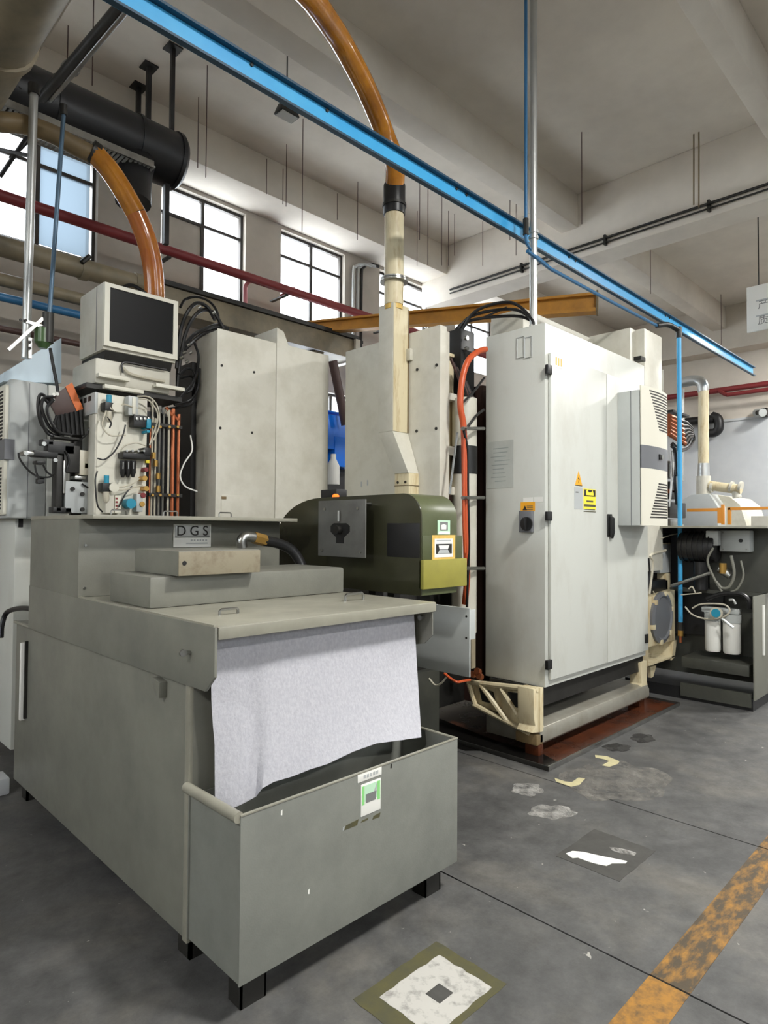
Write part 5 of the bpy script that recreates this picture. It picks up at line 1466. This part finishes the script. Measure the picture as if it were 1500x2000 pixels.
S().box(T0-.02, T0+1.2, 1.44, ty1+.35, 1.475, 1.495).obj('top_deck', 'lid', t2, .003)
S().box(T0+.4, T0+.44, ty0+.01, ty0+.05, .9, 1.475).obj('deck_post', 'tank2', t2)
lgx = PY(1490, 1200, ty0)
g0, g1 = PY(1489, 1182, ty0), PY(1489, 1280, ty0)
S().box(g0.x-.012, g0.x+.014, ty0-.015, ty0, g1.z, g0.z).obj('level_gauge', 'white', t2, .003)
# control box
a, b = PX(1408, 1036, T0+.3), PX(1467, 1078, T0+.3)
cbx = S().box(T0+.26, T0+.38, b.y, a.y, b.z, a.z).obj('control_box', 'cabside', t2, .008)
p = PX(1447, 1056, T0+.26); S().cyl(p, p+Vector((-.008, 0, 0)), .016, 12).obj('box_button', 'black', cbx)
for (u, v) in ((1412, 1040), (1412, 1073), (1458, 1073)):
    p = PX(u, v, T0+.26); S().cyl(p, p+Vector((-.004, 0, 0)), .007, 8).obj('box_screw', 'steel', cbx)
# pump motor
S().cyl((T0+.3, 1.98, 1.05), (T0+.3, 2.28, 1.05), .0, 6) if False else None
p = PX(1368, 1068, T0+.25)
mt_ = S().cyl((p.x, p.y+.16, p.z), (p.x, p.y-.14, p.z), .13, 20).obj('pump_motor', 'duct', t2, .01)
for k in range(6):
    S().cyl((p.x, p.y+.13-k*.045, p.z), (p.x, p.y+.12-k*.045, p.z), .138, 20).obj('cooling_fin', 'duct', mt_)
S().cyl((p.x, p.y, p.z-.13), (p.x, p.y, .93), .06, 14).obj('pump_stem', 'duct', t2)
p = PX(1390, 1050, T0+.15); S().box(p.x, p.x+.08, p.y-.05, p.y+.05, p.z-.07, p.z+.06).obj('cable_plug', 'cabside', t2, .01)
p = PX(1405, 1110, T0+.2)
S().cyl(p, PX(1428, 1125, T0+.2), .035, 12).obj('ball_valve', 'steel', t2)
S().cyl(PX(1412, 1100, T0+.18), PX(1412, 1120, T0+.18), .03, 12).obj('valve_stem', 'brass', t2)
S().tube([PX(1310, 1145, T0+.1), PX(1390, 1118, T0+.15)], .016, 8).obj('steel_pipe', 'steel', t2)
for pts, m_, r_ in (([(1393, 1070), (1382, 1095), (1395, 1130), (1410, 1155)], 'tank2light', .01), ([(1428, 1085), (1434, 1120), (1425, 1145), (1410, 1148), (1398, 1135)], 'tank2light', .012), ([(1447, 1095), (1452, 1125), (1440, 1150), (1425, 1157)], 'tank2light', .008),
                    ([(1380, 1170), (1410, 1160), (1445, 1160), (1462, 1172), (1464, 1190)], 'rubber', .018), ([(1338, 1185), (1352, 1200), (1375, 1208), (1405, 1208), (1423, 1198), (1424, 1188), (1410, 1180), (1370, 1180), (1352, 1188)], 'clear', .007),
                    ([(1345, 1150), (1352, 1146), (1358, 1158)], 'clear', .006), ([(1330, 1162), (1350, 1160), (1370, 1158)], 'clear', .005), ([(1424, 1172), (1432, 1172), (1437, 1180)], 'galv', .01)):
    S().tube(spline([PX(u, v, T0+.12) for u, v in pts], 7), r_, 8).obj('hose', m_, t2)
# filter canisters
for k, (u, v0, v1, w_) in enumerate(((1392, 1192, 1271, 14), (1429, 1190, 1276, 15.5))):
    a, b = PX(u, v0, T0+.2), PX(u, v1, T0+.2)
    r_ = w_/1250*a.dot(FWD)*1.0
    S().lathe((a.x, a.y, b.z), (0, 0, 1), [(0, r_*.9), (.015, r_), (.26, r_), (.262, r_*.95)], 18).obj('filter_canister', 'white', t2)
    S().cyl((a.x, a.y, b.z+.262), (a.x, a.y, b.z+.33), r_*1.08, 16).obj('filter_head', 'cabside', t2)
a, b = PX(1372, 1184, T0+.2), PX(1445, 1196, T0+.2)
S().box(a.x-.03, a.x+.05, b.y, a.y, b.z-.02, a.z).obj('filter_manifold', 'cabside', t2, .008)
p = PX(1400, 1197, T0+.1); S().cyl(p, p+Vector((-.02, 0, 0)), .05, 18).obj('dial', 'clear', t2)
S().cyl(p+Vector((-.02, 0, 0)), p+Vector((-.028, 0, 0)), .036, 18).obj('dial_face', 'teal', t2)
S().tube([PX(1410, 1208, T0+.06), PX(1432, 1226, T0+.06)], .011, 8).obj('lever', 'galv', t2)

# orange guard rail on the deck
og = thing('guard_rail', 'orange guard rail frame standing on the right tank deck', 'rail', (T0+.3, 1.8, 1.495))
gx = T0+.45
for (a, b) in (((1345, 996), (1405, 996)), ((1425, 994), (1520, 992)), ((1412, 988), (1412, 1022)), ((1425, 994), (1424, 1022))):
    pa, pb_ = PX(*a, gx), PX(*b, gx)
    S().box(gx-.012, gx+.012, min(pa.y, pb_.y)-.012, max(pa.y, pb_.y)+.012, min(pa.z, pb_.z)-.012, max(pa.z, pb_.z)+.012).obj('rail_bar', 'railorange', og, .003)
pa, pb_ = PX(1402, 992, gx), PX(1410, 1022, gx); S().box(gx-.015, gx, pb_.y, pa.y, pb_.z, pa.z).obj('rail_plate', 'railorange', og)

# second machine hood beyond, with pipes
hm = thing('distant_machine', 'pale grey machine with sloping hoods beyond the orange rail', 'machine', (9.0, 3.2, 0))
HXm = 8.6
S().prism([(PX(u, v, HXm).y, PX(u, v, HXm).z) for u, v in ((1330, 1030), (1333, 975), (1350, 966), (1385, 964), (1402, 990), (1402, 1030))], 'x', HXm, HXm+.8).obj('hood', 'cabside', hm, .01)
S().prism([(PX(u, v, HXm+.3).y, PX(u, v, HXm+.3).z) for u, v in ((1385, 1030), (1385, 964), (1425, 970), (1445, 985), (1460, 1030))], 'x', HXm+.3, HXm+1.2).obj('hood', 'cream', hm, .01)
S().box(HXm+.2, HXm+1.2, 1.2, 2.9, 0, 1.5).obj('machine_body', 'cabside', hm)
a, b = PX(1462, 1008, HXm), PX(1500, 1025, HXm)
S().box(HXm+.1, HXm+.6, b.y-.4, a.y, b.z-.3, a.z).obj('machine_step', 'cream', hm)
dpipe = thing('exhaust_pipe', 'cream exhaust pipe with elbow rising from the distant machine', 'pipe', (8.7, 3.0, 1.9))
EX = 8.7
a, b = PX(1374, 748, EX), PX(1374, 925, EX)
S().tube(spline([PX(1328, 748, EX), PX(1355, 743, EX), PX(1370, 748, EX), PX(1374, 765, EX)], 6), .068, 14).obj('elbow', 'galv', dpipe)
S().cyl(PX(1374, 762, EX), PX(1374, 905, EX), .062, 16).obj('riser', 'creamold', dpipe)
S().cyl(PX(1374, 905, EX), PX(1374, 945, EX), .066, 16, r2=.075).obj('clear_sleeve', 'galv', dpipe)
S().cyl(PX(1374, 930, EX), PX(1374, 968, EX), .085, 16).obj('lower_joint', 'cream', dpipe)
S().tube([PX(1385, 948, EX), PX(1420, 953, EX), PX(1448, 956, EX)], .06, 14).obj('cross_pipe', 'creamold', dpipe)
for u in (1388, 1426, 1444):
    S().tube([PX(u, 951, EX), PX(u+5, 952, EX)], .072, 14).obj('pipe_joint', 'cream', dpipe)
S().tube([PX(1437, 958, EX), PX(1440, 972, EX)], .05, 12).obj('pipe_outlet', 'cream', dpipe)
S().cyl(PX(1333, 760, EX), PX(1333, 940, EX), .022, 10).obj('side_riser', 'galv', dpipe)

# orange terminal at the right of the cabinet
tr2 = thing('terminal_block', 'orange copper cable connector cluster right of the louvred cooler', 'terminal block', (6.0, 2.3, 2.0))
RYt = 2.28
for k in range(6):
    a, b = PY(1306, 812+k*7, RYt), PY(1330+k*1.5, 822+k*9, RYt-.04)
    S().cyl(a, b, .022, 8).obj('plug', 'copper', tr2)
    c2 = PY(1352, 838+k*3, RYt-.05)
    S().tube(spline([b, (b+c2)/2+Vector((0, 0, .02)), c2], 4), .016, 8).obj('lead', 'darksteel', tr2)
a, b = PY(1306, 805, RYt), PY(1338, 812, RYt)
S().box(a.x, b.x, RYt-.04, RYt+.04, b.z, a.z).obj('mounting_bar', 'black', tr2)
for k, pts in enumerate([[(1352, 842), (1355, 860), (1342, 876), (1328, 880), (1312, 872)], [(1350, 850), (1345, 868), (1330, 876), (1314, 866)], [(1312, 868), (1318, 880), (1320, 900), (1322, 930)]]):
    S().tube(spline([PY(u, v, RYt-.04) for u, v in pts], 7), .014, 8).obj('cable', 'rubber', tr2)

# pipes and hose on the far wall
FX = XMAX-.03
t = thing('fire_pipe', 'dark red pipe on the far white wall at the right', 'pipe', (12.3, 3.5, 3.9))
zz = (PX(1500, 752, 12.3).z+PX(1310, 773, 12.3).z)/2
S().cyl((12.3, -6, zz), (12.3, 6.0, zz), .05, 14).obj('pipe', 'redpipe', t)
S().cyl((12.2, -6, zz-.12), (12.2, PX(1420, 768, 12.2).y, zz-.12), .035, 12).obj('lower_pipe', 'redpipe', t)
S().tube(spline([(12.2, PX(1420, 768, 12.2).y, zz-.12), (12.22, PX(1412, 768, 12.2).y, zz-.08), (12.28, PX(1400, 768, 12.2).y, zz)], 4), .035, 10).obj('offset_bend', 'redpipe', t)
t = thing('wall_hose', 'black pipe with a curved hook end on the far white wall', 'pipe', (12.3, 3.8, 2.9))
S().cyl(PX(1340, 824, 12.3), PX(1395, 818, 12.3), .075, 12).obj('straight_pipe', 'duct', t)
S().tube(spline([PX(1390, 812, 12.3), PX(1402, 818, 12.3), PX(1404, 836, 12.3), PX(1396, 845, 12.3), PX(1386, 846, 12.3)], 6), .08, 14).obj('hook_end', 'duct', t)
t = thing('wall_lamp', 'small grey flood lamp on the far white wall near the right edge', 'lamp', PX(1485, 807, 12.3))
S().cyl(PX(1478, 806, 12.4), PX(1490, 806, 12.25), .07, 14).obj('lamp_head', 'cabside', t)
S().cyl(PX(1479, 806, 12.24), PX(1482, 806, 12.22), .04, 12).obj('lamp_glass', 'ink', t)
S().box(12.35, 12.46, PX(1500, 806, 12.4).y, PX(1488, 806, 12.4).y, PX(1490, 815, 12.4).z, PX(1490, 798, 12.4).z).obj('lamp_bracket', 'darksteel', t)

# hanging sign
SGX = 8.0
a, b = PX(1458, 562, SGX), PX(1458, 650, SGX)
sy0 = a.y-1.1
sg = thing('hanging_sign', 'white hanging sign board with Chinese lettering at the right edge', 'sign', (SGX, a.y-.55, b.z))
S().box(SGX, SGX+.03, sy0, a.y, b.z, a.z).obj('board', 'white', sg, .003)
text('产 品', .11, (SGX-.001, PX(1480, 600, SGX).y, PX(1482, 602, SGX).z), (0, -1, 0), (0, 0, 1), 'inkgrey', 'lettering', sg)['kind'] = 'stuff'
text('质 量', .11, (SGX-.001, PX(1480, 630, SGX).y, PX(1482, 633, SGX).z), (0, -1, 0), (0, 0, 1), 'inkgrey', 'lettering', sg)['kind'] = 'stuff'
for v in (588, 618):
    p = PX(1477, v, SGX)
    S().box(SGX-.002, SGX, p.y-.4, p.y, p.z-.008, p.z+.008).obj('printed_line', 'greylabel', sg)
for dy in (.12, .95):
    S().cyl((SGX+.015, a.y-dy, a.z), (SGX+.015, a.y-dy, ZSLAB), .006, 6).obj('sign_rod', 'darksteel', sg)

# blue machine seen through the gap
bm_ = thing('blue_machine', 'bright blue machine seen through the gap between cream panels', 'machine', (4.6, 5.2, 0))
BY = 5.3
a, b = PY(636, 800, BY), PY(672, 880, BY)
S().box(a.x-.3, b.x+.25, BY, BY+.5, b.z, a.z-.04).obj('upper_body', 'machineblue', bm_, .01)
S().box(a.x-.3, b.x+.25, BY, BY+.5, a.z-.02, a.z).obj('top_plate', 'machineblue', bm_, .006)
a2, b2 = PY(653, 852, BY), PY(667, 912, BY)
S().box(a2.x, b2.x+.3, BY-.01, BY+.45, b2.z, a2.z).obj('column', 'machineblue', bm_, .01)
S().box(a.x-.3, b.x+.2, BY+.2, BY+.5, 0, b.z).obj('dark_body', 'duct', bm_)
p = PY(645, 920, BY); S().lathe((p.x, BY-.05, p.z-.15), (0, 0, 1), [(0, .07), (.2, .07), (.28, .03), (.33, .03)], 14).obj('white_bottle', 'white', bm_)

# wall conduits right of the middle window
wc = thing('wall_conduit', 'three grey conduits bending off the pier right of the middle window', 'conduit', (5.6, 6.0, 3.4))
for k, (u, m_) in enumerate(((690, 'galv'), (699, 'galv'), (706, 'darksteel'))):
    a = PY(u, 545, 6.04)
    S().tube(spline([(a.x, 6.04, 3.3), (a.x, 6.04, a.z), (a.x+.03, 6.03, a.z+.16), (a.x+.13, 6.0, a.z+.22), (a.x+.24, 5.96, a.z+.21)], 6), .02, 8).obj('pipe', m_, wc)
    S().box(a.x-.03, a.x+.03, 6.03, 6.1, 3.75+.05*k, 3.79+.05*k).obj('saddle', 'darksteel', wc)
# T-shaped window bracket lamp pipes
for k, (a, b, lb) in enumerate((((855, 585), (880, 500), 'thin grey pipe running from the fourth window up to the cross beam'), )):
    t = thing('stay_pipe', lb, 'pipe', PY(832, 585, 5.95))
    S().tube([PY(832, 640, 6.03), PY(832, 585, 6.03), PY(850, 576, 5.98)], .018, 8).obj('pipe', 'galv', t)
# pale concrete block at the left edge
p = PZ(5, 1552)
cbk = tag(S().box(p.x-.10, p.x+.03, p.y-.02, p.y+.12, 0, .09).obj('concrete_block', 'wallwhite', None, .01), 'small pale block on the floor at the left edge behind the tank', 'block')
